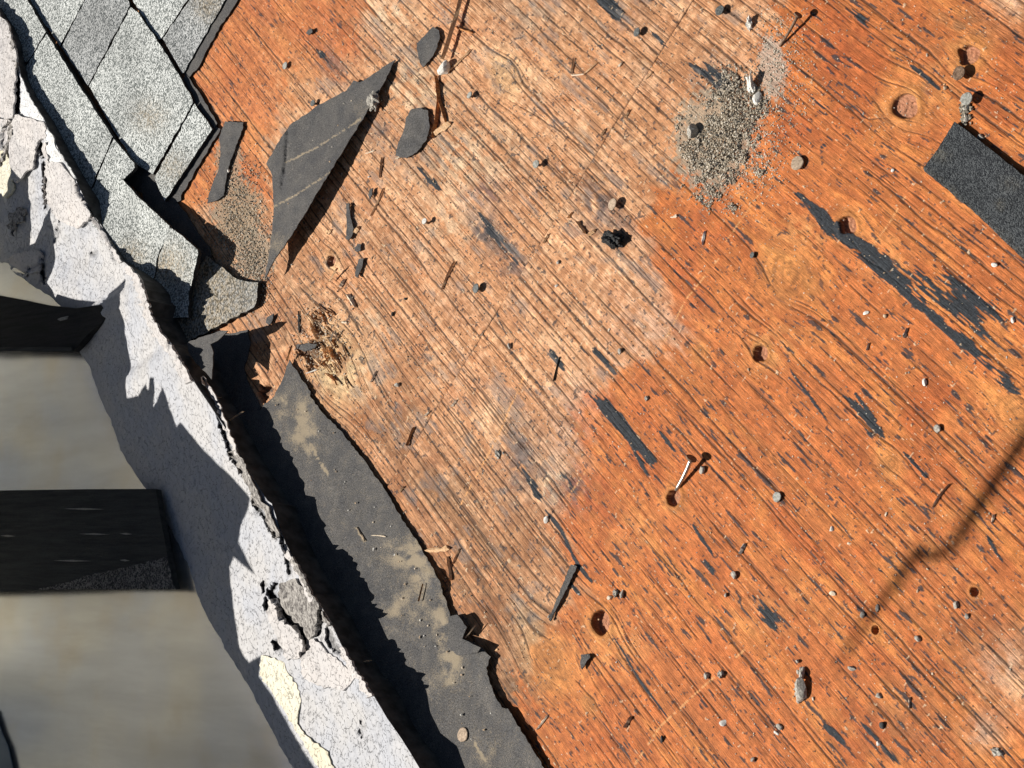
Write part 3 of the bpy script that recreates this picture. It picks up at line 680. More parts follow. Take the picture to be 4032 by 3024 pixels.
crest = crest[(crest[:, 2] > 0)]
cpx = np.stack(toPx(crest[:, 0], crest[:, 1], crest[:, 2]), -1)
# keep the crest monotonic down the picture
keep = [0]
for i in range(1, len(cpx)):
    if cpx[i][1] > cpx[keep[-1]][1] + 4: keep.append(i)
crest = crest[keep]; cpx = cpx[keep]
CZ = lambda py: np.interp(py, cpx[:, 1], np.minimum(crest[:, 2], .095))
RIDGE = [tuple(p) for p in cpx]
GROOVES = [  # polyline px, half width px, depth m, darkness
    ([(800, 1490), (850, 1590), (880, 1690), (920, 1800), (960, 1870)], 13, .010, .9), ([(995, 1975), (1040, 2030), (1090, 2120)], 11, .009, .9),
    ([(1105, 2100), (1125, 2170), (1140, 2230), (1142, 2260)], 10, .010, .9), ([(1090, 2300), (1062, 2335), (1100, 2370), (1115, 2420), (1160, 2450), (1195, 2490), (1215, 2550), (1195, 2575)], 17, .016, 1.),
    ([(1262, 2400), (1262, 2450), (1245, 2500)], 15, .012, 1.), ([(1050, 2360), (1055, 2400)], 13, .012, 1.), ([(1290, 2480), (1310, 2540), (1345, 2570)], 17, .010, .8), ([(1080, 2530), (1110, 2550)], 20, .012, .85), ([(1036, 2290), (1040, 2330)], 9, .01, .9),
    ([(175, 640), (180, 690), (178, 760)], 8, .012, 1.), ([(70, 290), (70, 380), (70, 450)], 11, .012, .95), ([(158, 560), (172, 620)], 13, .010, .95), ([(178, 610), (176, 860)], 4, .006, .8), ([(300, 720), (330, 790), (380, 870), (440, 960), (462, 1050)], 7, .006, .7),
    ([(185, 680), (225, 745)], 4, .004, .6), ([(240, 860), (225, 930), (215, 960)], 5, .004, .6), ([(160, 1010), (170, 1080), (175, 1120)], 10, .010, .8), ([(10, 1040), (60, 1060), (110, 1085)], 5, .005, .6), ([(110, 1070), (150, 1045)], 8, .008, .7),
    ([(15, 520), (40, 490), (0, 590)], 12, .008, .5), ([(365, 990), (375, 1005), (390, 980)], 6, .005, .6), ([(1420, 2830), (1440, 2870)], 6, .005, .6), ([(1415, 2870), (1425, 2910)], 7, .005, .6), ([(1240, 2590), (1260, 2640)], 4, .004, .6), ([(1290, 2580), (1330, 2660)], 4, .004, .6)]
def flash_z(px, py):
    dc, tc = pdist(px, py, RIDGE); db, tb = pdist(px, py, BA)
    # height of the crest nearest to this spot
    ry = np.interp(tc, np.linspace(0, 1, len(RIDGE)), [p[1] for p in RIDGE])
    s = dc / (dc + db + 1e-6)
    z = CZ(ry) * (1 - s) + (-.032) * s
    z = z - .010 * ss(0, .25, s) * (1 - ss(.25, .9, s))
    z = z + .004 * (fb(px / 90, py / 90, 90, 3) - .5) * ss(0, .06, s) * ss(1, .9, s) + .0016 * (fb(px / 18, py / 18, 91, 2) - .5) + .007 * (fb(px / 38, py / 52, 94, 3) - .5) * ss(1050, 850, py) * ss(0, .08, s)
    for pts, hw, dep, dk in GROOVES:
        m = (px > min(p[0] for p in pts) - 40) & (px < max(p[0] for p in pts) + 40) & (py > min(p[1] for p in pts) - 40) & (py < max(p[1] for p in pts) + 40)
        if m.any():
            d, t = pdist(px[m] + 9 * (vn(px[m] / 15, py[m] / 15, 92) - .5), py[m] + 9 * (vn(px[m] / 15, py[m] / 15, 93) - .5), pts)
            w_ = hw * (1 - .6 * np.abs(2 * t - 1) ** 3)
            z[m] = z[m] - dep * ss(w_ * 1.25, w_ * .6, d)
    return z
def groove_shade(px, py):  # shade of the groove recesses, put into the paint colour
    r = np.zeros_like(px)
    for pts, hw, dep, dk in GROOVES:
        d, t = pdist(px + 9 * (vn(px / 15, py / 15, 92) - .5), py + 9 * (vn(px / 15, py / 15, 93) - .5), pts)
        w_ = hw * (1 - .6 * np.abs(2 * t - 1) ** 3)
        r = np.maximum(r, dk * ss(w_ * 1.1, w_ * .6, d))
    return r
root = empty('wall_flashing', tuple(P(900, 2100, -.04)))
setp(root, 'pale cracked painted wall flashing with torn coating, running diagonally past the shingles and felt', 'flashing')
fo = sheet('flashing_sheet', RIDGE + BA[::-1], flash_z, .0015, m_paint, res=9, parent=root, dust=groove_shade, seed=3)
# back drop of the flashing down to the deck
bk = []
for p in crest: bk.append(p)
nb = len(bk)
vv = [p for p in crest] + [np.array([p[0], p[1] + .003, -.004]) for p in crest]
child(mk('flashing_back', vv, [[i, i + 1, nb + i + 1, nb + i] for i in range(nb - 1)], simple('flashing_back', (.02, .02, .02), (.07, .07, .07), 60), None), root)
# ragged paint lip along the crest
def lip(pts_px, off, wid, lift, seed, mat, nm='coating_lip'):
    r = random.Random(seed); a = jag(pts_px, 12, 4, seed, closed=False)
    b = [(x - wid * (.6 + .8 * r.random()), y + wid * .45) for x, y in a][::-1]
    zz = lambda px, py: flash_z(px, py) + lift + .002 * fb(px / 12, py / 12, seed, 2)
    return sheet(nm, a + b, zz, .002, mat, res=10, parent=root, dust=lambda q, s: 0 * q, seed=seed)
lip([(800, 1480), (850, 1560), (885, 1650), (920, 1740), (935, 1790)], 0, 14, .006, 1, m_flake)
lip([(930, 1770), (960, 1820), (990, 1890), (1012, 1930), (1026, 1975), (1058, 1995), (1075, 2050), (1100, 2110)], 0, 26, .007, 2, m_mastic)
lip([(1118, 2140), (1150, 2200), (1200, 2270), (1220, 2330), (1235, 2365)], 0, 18, .006, 3, m_flake)
lip([(500, 1050), (545, 1095), (570, 1160), (590, 1240), (640, 1320), (700, 1400)], 0, 20, .0055, 4, m_flake)
lip([(300, 720), (350, 830), (400, 900), (440, 965), (478, 1030)], 0, 16, .006, 5, m_flake)
def ridge(pts_px, wid, lift, seed, mat):
    a = jag(pts_px, 9, 5, seed, closed=False); r = random.Random(seed)
    b = [(x - wid * (.5 + r.random()), y + wid * .5) for x, y in a][::-1]
    zz = lambda px, py: flash_z(px, py) + lift * (.35 + 1.3 * fb(px / 16, py / 16, seed, 3))
    return sheet('torn_ridge', a + b, zz, .004, mat, res=7, parent=root, dust=lambda q, s: 0 * q, seed=seed)
ridge([(500, 1045), (545, 1092), (572, 1160), (592, 1240), (642, 1320), (690, 1385), (722, 1440), (752, 1500)], 24, .008, 31, m_flake)
ridge([(1345, 2545), (1405, 2645), (1465, 2740)], 18, .006, 32, m_flake)
ridge([(1150, 2190), (1190, 2255), (1218, 2320), (1255, 2385), (1300, 2460)], 14, .008, 33, m_mastic)
ridge([(12, 80), (40, 130), (60, 200), (62, 290)], 16, .008, 34, m_mastic)
ridge([(20, 500), (50, 470), (48, 540), (20, 600), (0, 650)], 14, .010, 35, m_mastic)
ridge([(178, 560), (190, 620), (184, 700), (178, 800)], 10, .008, 36, m_flake)
# lifted flakes and bare patches, each a part
FL = [
    ('coating_flake', [(-60, -20), (6, 70), (30, 92), (36, 120), (56, 175), (62, 200), (60, 280), (57, 400), (48, 462), (20, 470), (-60, 440)], .010, m_flake, 6),
    ('coating_flake', [(56, 452), (100, 462), (135, 470), (172, 480), (182, 508), (178, 545), (152, 552), (140, 600), (132, 650), (60, 720), (40, 690), (36, 560)], .009, m_flake, 6),
    ('coating_flake', [(-60, 455), (30, 470), (48, 480), (30, 545), (10, 590), (-60, 600)], .008, m_flake, 5),
    ('bare_metal_patch', [(80, 300), (115, 380), (175, 478), (130, 466), (96, 456), (80, 440)], .0025, m_bare, 3),
    ('bare_metal_patch', [(185, 500), (213, 545), (218, 580), (262, 640), (300, 705), (290, 700), (255, 640), (190, 636), (172, 540)], .0025, m_bare, 3),
    ('cream_patch', [(-60, 560), (20, 580), (48, 690), (55, 742), (24, 780), (-60, 720)], .005, m_cream, 5),
    ('coating_flake', [(180, 645), (205, 635), (238, 642), (275, 690), (320, 760), (360, 850), (300, 900), (220, 860), (185, 800)], .006, m_flake, 5),
    ('coating_curl', [(30, 850), (80, 815), (102, 840), (90, 870), (60, 880), (50, 930), (30, 900)], .008, m_mastic, 9),
    ('coating_flake', [(95, 985), (150, 985), (165, 1020), (160, 1060), (120, 1080), (60, 1050), (20, 1020)], .008, m_flake, 7),
    ('mastic_lump', [(1100, 2296), (1135, 2285), (1165, 2280), (1190, 2310), (1225, 2350), (1255, 2410), (1262, 2450), (1240, 2500), (1215, 2520), (1195, 2470), (1150, 2440), (1120, 2400), (1098, 2350)], .009, m_mastic, 7),
    ('coating_flake', [(1062, 2360), (1085, 2355), (1105, 2400), (1118, 2460), (1160, 2460), (1190, 2520), (1196, 2560), (1180, 2590), (1130, 2600), (1100, 2540), (1060, 2450), (1045, 2410)], .010, m_flake, 6),
    ('coating_flake', [(1205, 2520), (1235, 2515), (1280, 2560), (1330, 2600), (1400, 2660), (1350, 2720), (1250, 2700), (1190, 2660), (1180, 2590)], .007, m_flake, 6),
    ('cream_patch', [(1028, 2580), (1080, 2590), (1120, 2610), (1140, 2660), (1170, 2700), (1185, 2760), (1170, 2850), (1210, 2900), (1290, 2960), (1330, 3080), (1290, 3080), (1180, 2900), (1080, 2740), (1022, 2660)], .003, m_cream, 5),
]
for k, (nm, poly, lift, mt, ja) in enumerate(FL):
    cxx = sum(p[0] for p in poly) / len(poly); cyy = sum(p[1] for p in poly) / len(poly)
    ll = lift
    sheet(nm, poly, (lambda ll, kk: lambda px, py: flash_z(px, py) * .75 + .25 * flash_z(px * 0 + cxx, py * 0 + cyy) + ll + .004 * (fb(px / 40, py / 40, 110 + kk, 2) - .5))(lift, k), .0035 if lift > .004 else .002, mt, res=11, parent=root, dust=lambda a, b: 0 * a, jagamp=ja, jagstep=12, seed=120 + k)

for k in range(12):
    r_ = random.Random(400 + k); cx, cy = r_.gauss(1098, 14), r_.gauss(2938, 24)
    GROOVES.append(([(cx, cy), (cx + 5, cy + 7)], 3.5, .003, .9))
# ------------------------------------------------------------------ pan below the flashing and the pieces lying in it
ZP = -.040
root = empty('metal_pan', tuple(P(300, 2500, ZP)))
setp(root, 'smooth beige grey painted metal pan in the shade at the lower left', 'metal pan')
pan_out = [(-900, 700), (-200, 800), (60, 1040), (330, 1180), (420, 1450), (600, 1850), (760, 2200), (900, 2500), (1080, 2780), (1260, 3100), (1400, 3500), (-900, 3500)]
sheet('pan_floor', pan_out, lambda a, b: ZP + .012 * ss(330, 0, pdist(a, b, BA)[0]) + .0025 * (fb(a / 420, b / 420, 130, 2) - .5), .0015, m_pan, res=60, parent=root, seed=9)
sheet('pan_seam_lip', [(-300, 2560), (-20, 2800), (4, 2880), (30, 2940), (62, 3080), (-300, 3300)], lambda a, b: ZP + .006 + 0 * a, .002, simple('blue_grey_metal', (.13, .16, .19), (.2, .24, .27), 9, .5), res=60, parent=root, seed=10)

root = empty('siding_offcut', tuple(P(200, 1270, ZP)))
setp(root, 'black curved offcut with a pointed right end, upper of two in the pan', 'offcut')
sheet('board', [(-200, 1140), (0, 1163), (100, 1182), (200, 1203), (300, 1213), (392, 1201), (466, 1184), (440, 1228), (400, 1270), (350, 1312), (300, 1368), (285, 1382), (130, 1380), (0, 1377), (-200, 1375)],
      lambda a, b: -.004 + .010 * ss(300, 470, a) + .004 * ss(1380, 1160, b), .012, m_black, res=30, parent=root, seed=11, smooth=False)
sheet('lower_rim', [(-200, 1366), (280, 1366), (285, 1383), (-200, 1381)], lambda a, b: .0005 + 0 * a, .003, m_slab, res=30, parent=root, seed=12)
root2 = empty('composite_offcut', tuple(P(300, 2120, ZP)))
setp(root2, 'dark grey straight offcut with a gritty triangle corner, lower of two in the pan', 'offcut')
sheet('board', [(-200, 1934), (340, 1926), (613, 1925), (626, 2010), (648, 2130), (686, 2317), (250, 2319), (0, 2330), (-200, 2334)], lambda a, b: -.012 + .003 * fb(a / 160, b / 160, 14, 2) + .006 * ss(2330, 1930, b), .010, m_slab, res=34, parent=root2, seed=13)
sheet('granule_triangle', [(150, 2320), (280, 2288), (330, 2270), (500, 2232), (600, 2208), (652, 2190), (668, 2240), (685, 2319), (400, 2319)], lambda a, b: -.0085 + .006 * ss(2330, 1930, b) + 0 * a, .003, granule_mat('dusty_granules', (.03, .03, .03), (.26, .24, .22), 520, .40, .70), res=24, parent=root2, seed=14, jagamp=3)
for k, (x0, x1, y) in enumerate([(250, 410, 2004), (310, 430, 2103), (470, 520, 2102), (0, 60, 2110), (210, 360, 2208), (470, 510, 2206)]):
    sheet('scuff_mark', [(x0, y - 1), ((x0 + x1) / 2, y - 4), (x1, y + 1), ((x0 + x1) / 2, y + 4)], lambda a, b: -.0085 + .003 * fb(a / 160, b / 160, 14, 2) + .006 * ss(2330, 1930, b), .0006, m_scuff, res=40, parent=root2, seed=15 + k)
setp(sheet('flake', [(225, 1257), (240, 1250), (267, 1244), (262, 1256), (235, 1263)], lambda a, b: .009 + 0 * a, .0015, m_scuff, res=30, seed=21), 'small grey flake lying on the black curved offcut', 'flake')

# ------------------------------------------------------------------ felt
FR = [(1139, 1416), (1160, 1450), (1181, 1482), (1223, 1542), (1220, 1560), (1271, 1627), (1338, 1693), (1392, 1760), (1452, 1838), (1524, 1940), (1556, 2000), (1648, 2142), (1698, 2228), (1735, 2296), (1742, 2340), (1759, 2370), (1772, 2426), (1802, 2420),
      (1836, 2469), (1821, 2512), (1860, 2528), (1895, 2549), (1932, 2586), (1914, 2630), (1926, 2679), (1951, 2747), (1975, 2785), (2000, 2790), (2025, 2833), (2093, 2944), (2142, 3024), (2230, 3160)]
FLf = [(1640, 3160), (1480, 2860), (1330, 2560), (1180, 2280), (1080, 2080), (980, 1860), (900, 1680), (940, 1620), (1030, 1612), (1040, 1590), (1080, 1560), (1110, 1500)]
def fdust(a, b):
    r = .10 + 0 * a
    for cx, cy, rx, ry, k in ((1200, 1660, 45, 90, 1.), (1170, 1740, 60, 60, .6), (1600, 2190, 70, 60, 1.), (1560, 2180, 60, 30, .6), (1655, 2250, 40, 60, .8), (1740, 2470, 28, 90, .9), (1780, 2610, 35, 60, 1.), (1560, 2420, 40, 70, .5), (1100, 1600, 40, 50, .5), (1640, 2380, 120, 90, .3), (1900, 2950, 60, 80, .3), (1730, 2700, 80, 60, .35)):
        r = r + k * np.exp(-((a - cx) / rx) ** 2 - ((b - cy) / ry) ** 2)
    r = .28 + (r - .10) * np.clip(2.4 * fb(a / 34, b / 34, 260, 3) - .55, 0, 1.3)
    for pts in ([(1110, 1570), (1140, 1610)], [(1220, 1740), (1260, 1820), (1290, 1870)], [(1400, 2080), (1440, 2130)], [(1870, 2930), (1910, 3000)]):
        r = np.maximum(r, 1.3 * ss(5, 2, pdist(a, b, pts)[0]))
    return np.clip(r, 0, 1.2)
fz = lambda a, b: .0030 + .006 * ss(70, 0, pdist(a, b, FR)[0]) * (b > 2250) * fb(a / 70, b / 70, 150, 2) + .003 * fb(a / 130, b / 130, 151, 2)
setp(sheet('felt_strip', FR + FLf, fz, .0013, m_felt, res=9, dust=fdust, jagamp=3, jagstep=12, seed=40, side=m_fedge), 'long charcoal roofing felt strip with pale dust smears between flashing and plywood', 'roofing felt')
setp(sheet('felt_flap', [(1764, 2432), (1800, 2420), (1838, 2469), (1820, 2515), (1770, 2500)], lambda a, b: .014 + 0 * a, .0013, m_felt, res=20, dust=lambda a, b: .1 + 0 * a, seed=41, side=m_fedge, jagamp=2), 'small square felt tatter lifted beside the felt strip edge', 'felt scrap')
setp(sheet('felt_flap', [(1765, 2498), (1830, 2520), (1893, 2550), (1880, 2570), (1800, 2580), (1760, 2540)], lambda a, b: .011 + .004 * ss(1770, 1890, a), .0013, m_felt, res=20, dust=lambda a, b: .15 + 0 * a, seed=42, side=m_fedge, jagamp=2), 'triangular felt tatter folded over the strip, just below the square one', 'felt scrap')
setp(sheet('felt_flap', [(736, 1350), (800, 1325), (870, 1301), (897, 1302), (870, 1330), (828, 1356), (840, 1388), (838, 1440), (833, 1495), (822, 1480), (808, 1464), (770, 1430), (746, 1395)], lambda a, b: .050 + .006 * ss(740, 890, a), .0015, m_felt, res=14, dust=lambda a, b: .25 + 0 * a, seed=43, side=m_fedge, jagamp=3),
     'triangular charcoal felt flap standing up in the shadow under the dirty shingle', 'felt scrap')
TL = [(1556, 235), (1530, 250), (1470, 290), (1416, 324), (1392, 316), (1362, 358), (1259, 410), (1139, 494), (1090, 567), (1048, 645), (1072, 693), (1078, 814), (1072, 904), (1058, 1000), (1042, 1096)]
TR_ = [(1060, 1060), (1096, 1000), (1150, 925), (1199, 844), (1289, 693), (1434, 458), (1512, 325)]
def tdust(a, b):
    r = .08 + 0 * a
    for pts in ([(1078, 814), (1160, 770), (1300, 680)], [(1125, 640), (1250, 580), (1430, 462)]):
        r = np.maximum(r, 1.0 * ss(5, 1.5, pdist(a, b, pts)[0]))
    r = r + .5 * np.exp(-((a - 1090) / 60) ** 2 - ((b - 960) / 60) ** 2) + .4 * np.exp(-((a - 1420) / 50) ** 2 - ((b - 430) / 40) ** 2)
    return r
def tz(a, b):
    d = pdist(a, b, TR_)[0]
    z = .0035 + .013 * ss(170, 0, d) * ss(240, 800, b) + .003 * ss(120, 0, d) + .0018 * fb(a / 80, b / 80, 152, 2)
    z = z - .002 * ss(7, 2, pdist(a, b, [(1135, 500), (1125, 640), (1110, 740)])[0])
    return z
setp(sheet('torn_felt_sheet', TL + TR_, tz, .0014, m_felt, res=7, dust=tdust, jagamp=2.2, jagstep=14, seed=44, side=m_fedge), 'large torn spear-shaped charcoal felt piece with two pale crease lines, lying on the plywood', 'roofing felt')
SCR = [
    ([(1705, 105), (1728, 120), (1732, 145), (1715, 200), (1690, 240), (1665, 265), (1652, 245), (1640, 190), (1640, 170), (1660, 150)], 'small leaf-shaped dark felt scrap near the top, left of the long orange splinter'),
    ([(1620, 430), (1650, 425), (1685, 435), (1692, 500), (1680, 550), (1640, 600), (1600, 622), (1575, 620), (1556, 612), (1568, 560), (1590, 510), (1600, 460)], 'rounded dark felt scrap beside the bark splinter, below the big nail head'),
    ([(885, 478), (890, 478), (958, 482), (955, 510), (930, 570), (905, 640), (890, 710), (880, 770), (850, 790), (815, 800), (830, 740), (860, 670), (868, 600), (862, 540)], 'long ragged dark felt scrap on the orange plywood beside the shingle end'),
    ([(1362, 800), (1375, 800), (1378, 840), (1392, 900), (1385, 930), (1370, 946), (1360, 938), (1366, 890)], 'slim ragged black felt scrap left of the orange bark chips'),
    ([(1408, 958), (1422, 962), (1420, 985), (1405, 992), (1395, 985)], 'tiny square black felt scrap below the slim ragged one'),
    ([(1412, 1020), (1432, 1018), (1428, 1040), (1422, 1060), (1408, 1094), (1398, 1088), (1402, 1050)], 'narrow dark felt scrap beside the torn wood near the knot hole'),
    ([(1455, 745), (1468, 740), (1465, 765), (1455, 785), (1450, 770)], 'tiny curled black felt scrap above the slim ragged one'),
    ([(2247, 2223), (2272, 2230), (2240, 2300), (2200, 2380), (2166, 2446), (2160, 2440), (2195, 2350)], 'long thin dark felt strip lying where tan wood meets orange'),
    ([(2287, 2577), (2320, 2576), (2324, 2588), (2305, 2612), (2290, 2636), (2284, 2615)], 'small dark triangular felt scrap below the open knot hole'),
    ([(1165, 1358), (1205, 1352), (1248, 1354), (1240, 1370), (1200, 1385), (1170, 1372)], 'small dark felt scrap across the rotted wood pocket'),
    ([(1212, 118), (1228, 112), (1230, 126), (1215, 138), (1204, 130)], 'tiny grey felt crumb in the tan wood above the felt flap'),
    ([(1050, 1250), (1078, 1234), (1072, 1262), (1060, 1282), (1046, 1270)], 'small bluish felt crumb right of the dirty shingle'),
    ([(2325, 1450 - 250), (2330, 1195), (2335, 1205), (2328, 1212)], 'black speck of felt on the tan wood')]
for k, (poly, lab) in enumerate(SCR[:-1]):
    setp(sheet('felt_scrap', poly, (lambda kk: lambda a, b: .003 + .0025 * fb(a / 26, b / 26, 160 + kk, 2))(k), .0014, m_felt, res=9, dust=lambda a, b: .10 + 0 * a, jagamp=2.0, jagstep=9, seed=50 + k, side=m_fedge), lab, 'felt scrap', 'dark felt scraps on the plywood')
def scdust(a, b):
    return .9 * np.exp(-((a - 3700) / 26) ** 2 - ((b - 605) / 22) ** 2) + .8 * np.exp(-((a - 3965) / 30) ** 2 - ((b - 730) / 16) ** 2) + .6 * np.exp(-((a - 3945) / 12) ** 2 - ((b - 802) / 10) ** 2) + .7 * ss(14, 2, np.abs((b - 665) - (a - 3635) * .89)) * .4
setp(sheet('shingle_offcut', [(3757, 480), (3770, 486), (3860, 556), (4040, 700), (4200, 830), (4200, 1160), (4040, 1030), (3960, 955), (3820, 820), (3640, 675), (3635, 662), (3690, 590)], lambda a, b: .0058 + 0 * a, .0045, m_dkgran, res=30, dust=scdust, seed=70, side=m_sedge, jagamp=1.5), 'black granule shingle offcut with a straight cut end at the right edge', 'shingle offcut')

# ------------------------------------------------------------------ nails
def lathe(prof, n=20):
    V, F = [], []
    for (r, z) in prof:
        for i in range(n):
            a = 2 * math.pi * i / n; V.append((r * math.cos(a), r * math.sin(a), z))
    for k in range(len(prof) - 1):
        for i in range(n):
            j = (i + 1) % n; F.append([k * n + i, k * n + j, (k + 1) * n + j, (k + 1) * n + i])
    F.append([i for i in range(n)][::-1]); F.append([(len(prof) - 1) * n + i for i in range(n)])
    return V, F
def nail(px, py, r, up, mat, label, tilt=(0, 0), group='nail heads standing in the plywood'):
    loc = P(px, py, up)
    rt = empty('roofing_nail', (loc[0], loc[1], 0))
    rt.rotation_euler = (tilt[0], tilt[1], random.uniform(0, 6))
    V, F = lathe([(r * .93, up - .0010), (r, up - .0007), (r, up - .0001), (r * .93, up + .0003), (r * .3, up + .00045)])
    V = [(x * (1 + .05 * math.sin(3 * math.atan2(y, x) + px)), y, z) for x, y, z in V]
    mk('nail_head', V, F, mat, rt, False)
    V, F = lathe([(.0017, -.004), (.0017, up - .0008)], 10)
    mk('nail_shank', V, F, m_rust, rt, True)
    return setp(rt, label, 'nail', group)
NH = [
    (2108, 645, .0052, .0075, m_nhead, 'grey nail head standing on the tan plywood left of the butt joint'),
    (2508, 126, .0055, .0060, m_nhead2, 'dark grey nail head below the black residue at the top'),
    (2832, 42, .0062, .0060, m_nhead2, 'black nail head near the top edge, right of the butt joint'),
    (2412, 804, .0072, .0075, m_nhead3, 'tan crusted nail head above the tar chunk'),
    (3137, 642, .0080, .0045, m_nhead3, 'rusty broad nail head at the start of the black residue trail'),
    (3803, 388, .0068, .0080, m_nhead, 'grey crusted nail head below the two holes at the upper right'),
    (3775, 288, .0075, .0075, m_rust, 'rusty nail head right under the upper right knot hole'),
    (1848, 376, .0048, .0060, m_nhead, 'grey nail head right of the bark splinter'),
    (1874, 1134, .0062, .0060, m_nhead2, 'greenish dark nail head in the tan wood right of centre left'),
    (1668, 872, .0042, .0085, m_wh_stone, 'whitish nail head with a long shadow, above the knot hole'),
    (1820, 2893, .0085, .0060, m_nhead3, 'pale orange nail head on the felt strip near the bottom edge'),
    (2962, 1004, .0035, .0030, m_nhead2, 'tiny dark nail head in the orange wood above centre'),
    (3058, 1956, .0055, .0030, m_nhead, 'grey nail head flush in the orange wood left of a dark stain'),
    (1121, 258, .0055, .0045, m_nhead, 'grey nail head on the orange wood left of the spear-shaped felt'),
    (1230, 405, .0048, .0055, m_nhead2, 'dark nail head at the upper edge of the spear-shaped felt'),
]
for i, (px, py, r, up, mt, lab) in enumerate(NH):
    nail(px, py, r, up, mt, lab, (random.uniform(-.12, .12), random.uniform(-.12, .12)))
def tube(p0, p1, r0, r1, n=12, bend=None, seg=6):
    p0 = np.array(p0); p1 = np.array(p1); d = (p1 - p0); L = np.linalg.norm(d); d = d / L
    u = np.cross(d, [0, 0, 1.]); u = u / (np.linalg.norm(u) + 1e-9); v = np.cross(d, u)
    V, F = [], []
    for k in range(seg + 1):
        t = k / seg; c = p0 + (p1 - p0) * t + (np.array(bend) * math.sin(math.pi * t) if bend is not None else 0)
        r = r0 + (r1 - r0) * t
        for i in range(n):
            a = 2 * math.pi * i / n; V.append(c + r * (u * math.cos(a) + v * math.sin(a)))
    for k in range(seg):
        for i in range(n):
            j = (i + 1) % n; F.append([k * n + i, (k + 1) * n + i, (k + 1) * n + j, k * n + j])
    F.append(list(range(n))); F.append([seg * n + i for i in range(n)][::-1])
    return V, F, d
def lnail(h, hz, t, tz_, rad, label, mat):
    """a pulled nail leaning out of the wood"""
    a = P(h[0], h[1], hz); b = P(t[0], t[1], tz_)
    rt = empty('pulled_nail', tuple(b)); setp(rt, label, 'nail', 'long nails pulled half out of the wood')
    V, F, d = tube(b, a, rad * .8, rad, bend=(0.0012, .0006, 0), seg=8)
    child(mk('nail_shank', V, F, mat, None, True, None, b), rt)
    V, F, _ = tube(a - d * .0006, a + d * .0012, rad * 2.6, rad * 2.5, n=20, seg=1)
    child(mk('nail_head', V, F, m_rust, None, False, None, b), rt)
lnail((2722, 1806), .011, (2662, 1930), .001, .0024, 'bright bent nail leaning up out of a hole in the orange plywood', m_steel)
lnail((3142, 60), .012, (3070, 182), .001, .0019, 'dark rusty nail leaning out of the wood above the dirt pile at the top', m_rust)

# ------------------------------------------------------------------ stones, chips, splinters
def rock_mesh(seed, n=2):
    import bmesh
    bm = bmesh.new(); bmesh.ops.create_icosphere(bm, subdivisions=n, radius=1)
    r = random.Random(seed); dirs = [(Vector((r.gauss(0, 1), r.gauss(0, 1), r.gauss(0, 1))).normalized(), r.uniform(.55, .9)) for _ in range(9)]
    for v in bm.verts:
        p = v.co.copy()
        for d, k in dirs:
            q = p.dot(d)
            if q > k: p -= d * (q - k) * .9
        v.co = p * (1 + .06 * r.uniform(-1, 1))
    if n > 2:
        for v in bm.verts:
            c_ = v.co.copy(); q = fb(np.array([c_.x * 3.4 + c_.z * 2 + seed]), np.array([c_.y * 3.4 - c_.z * 1.3]), seed, 4)[0]; v.co = c_ * (.30 + 1.35 * float(q))
    me = bpy.data.meshes.new('rock'); bm.to_mesh(me); bm.free(); return me
RM_ = {}
def rock(px, py, sx, sy, sz, mat, name, label, cat, group, z=0.0, rot=None, seed=None):
    key = (seed if seed is not None else random.randint(0, 13), mat.name)
    if key not in RM_:
        me = rock_mesh(key[0], 4 if max(sx, sy) > .0065 else 2); me.materials.append(mat); RM_[key] = me
    loc = P(px, py, z + sz * .7)
    o = bpy.data.objects.new(name, RM_[key]); COL.objects.link(o)
    o.location = loc; o.scale = (sx, sy, sz); o.rotation_euler = (random.uniform(-.3, .3), random.uniform(-.3, .3), random.uniform(0, 6) if rot is None else rot)
    return setp(o, label, cat, group)
mm = .001
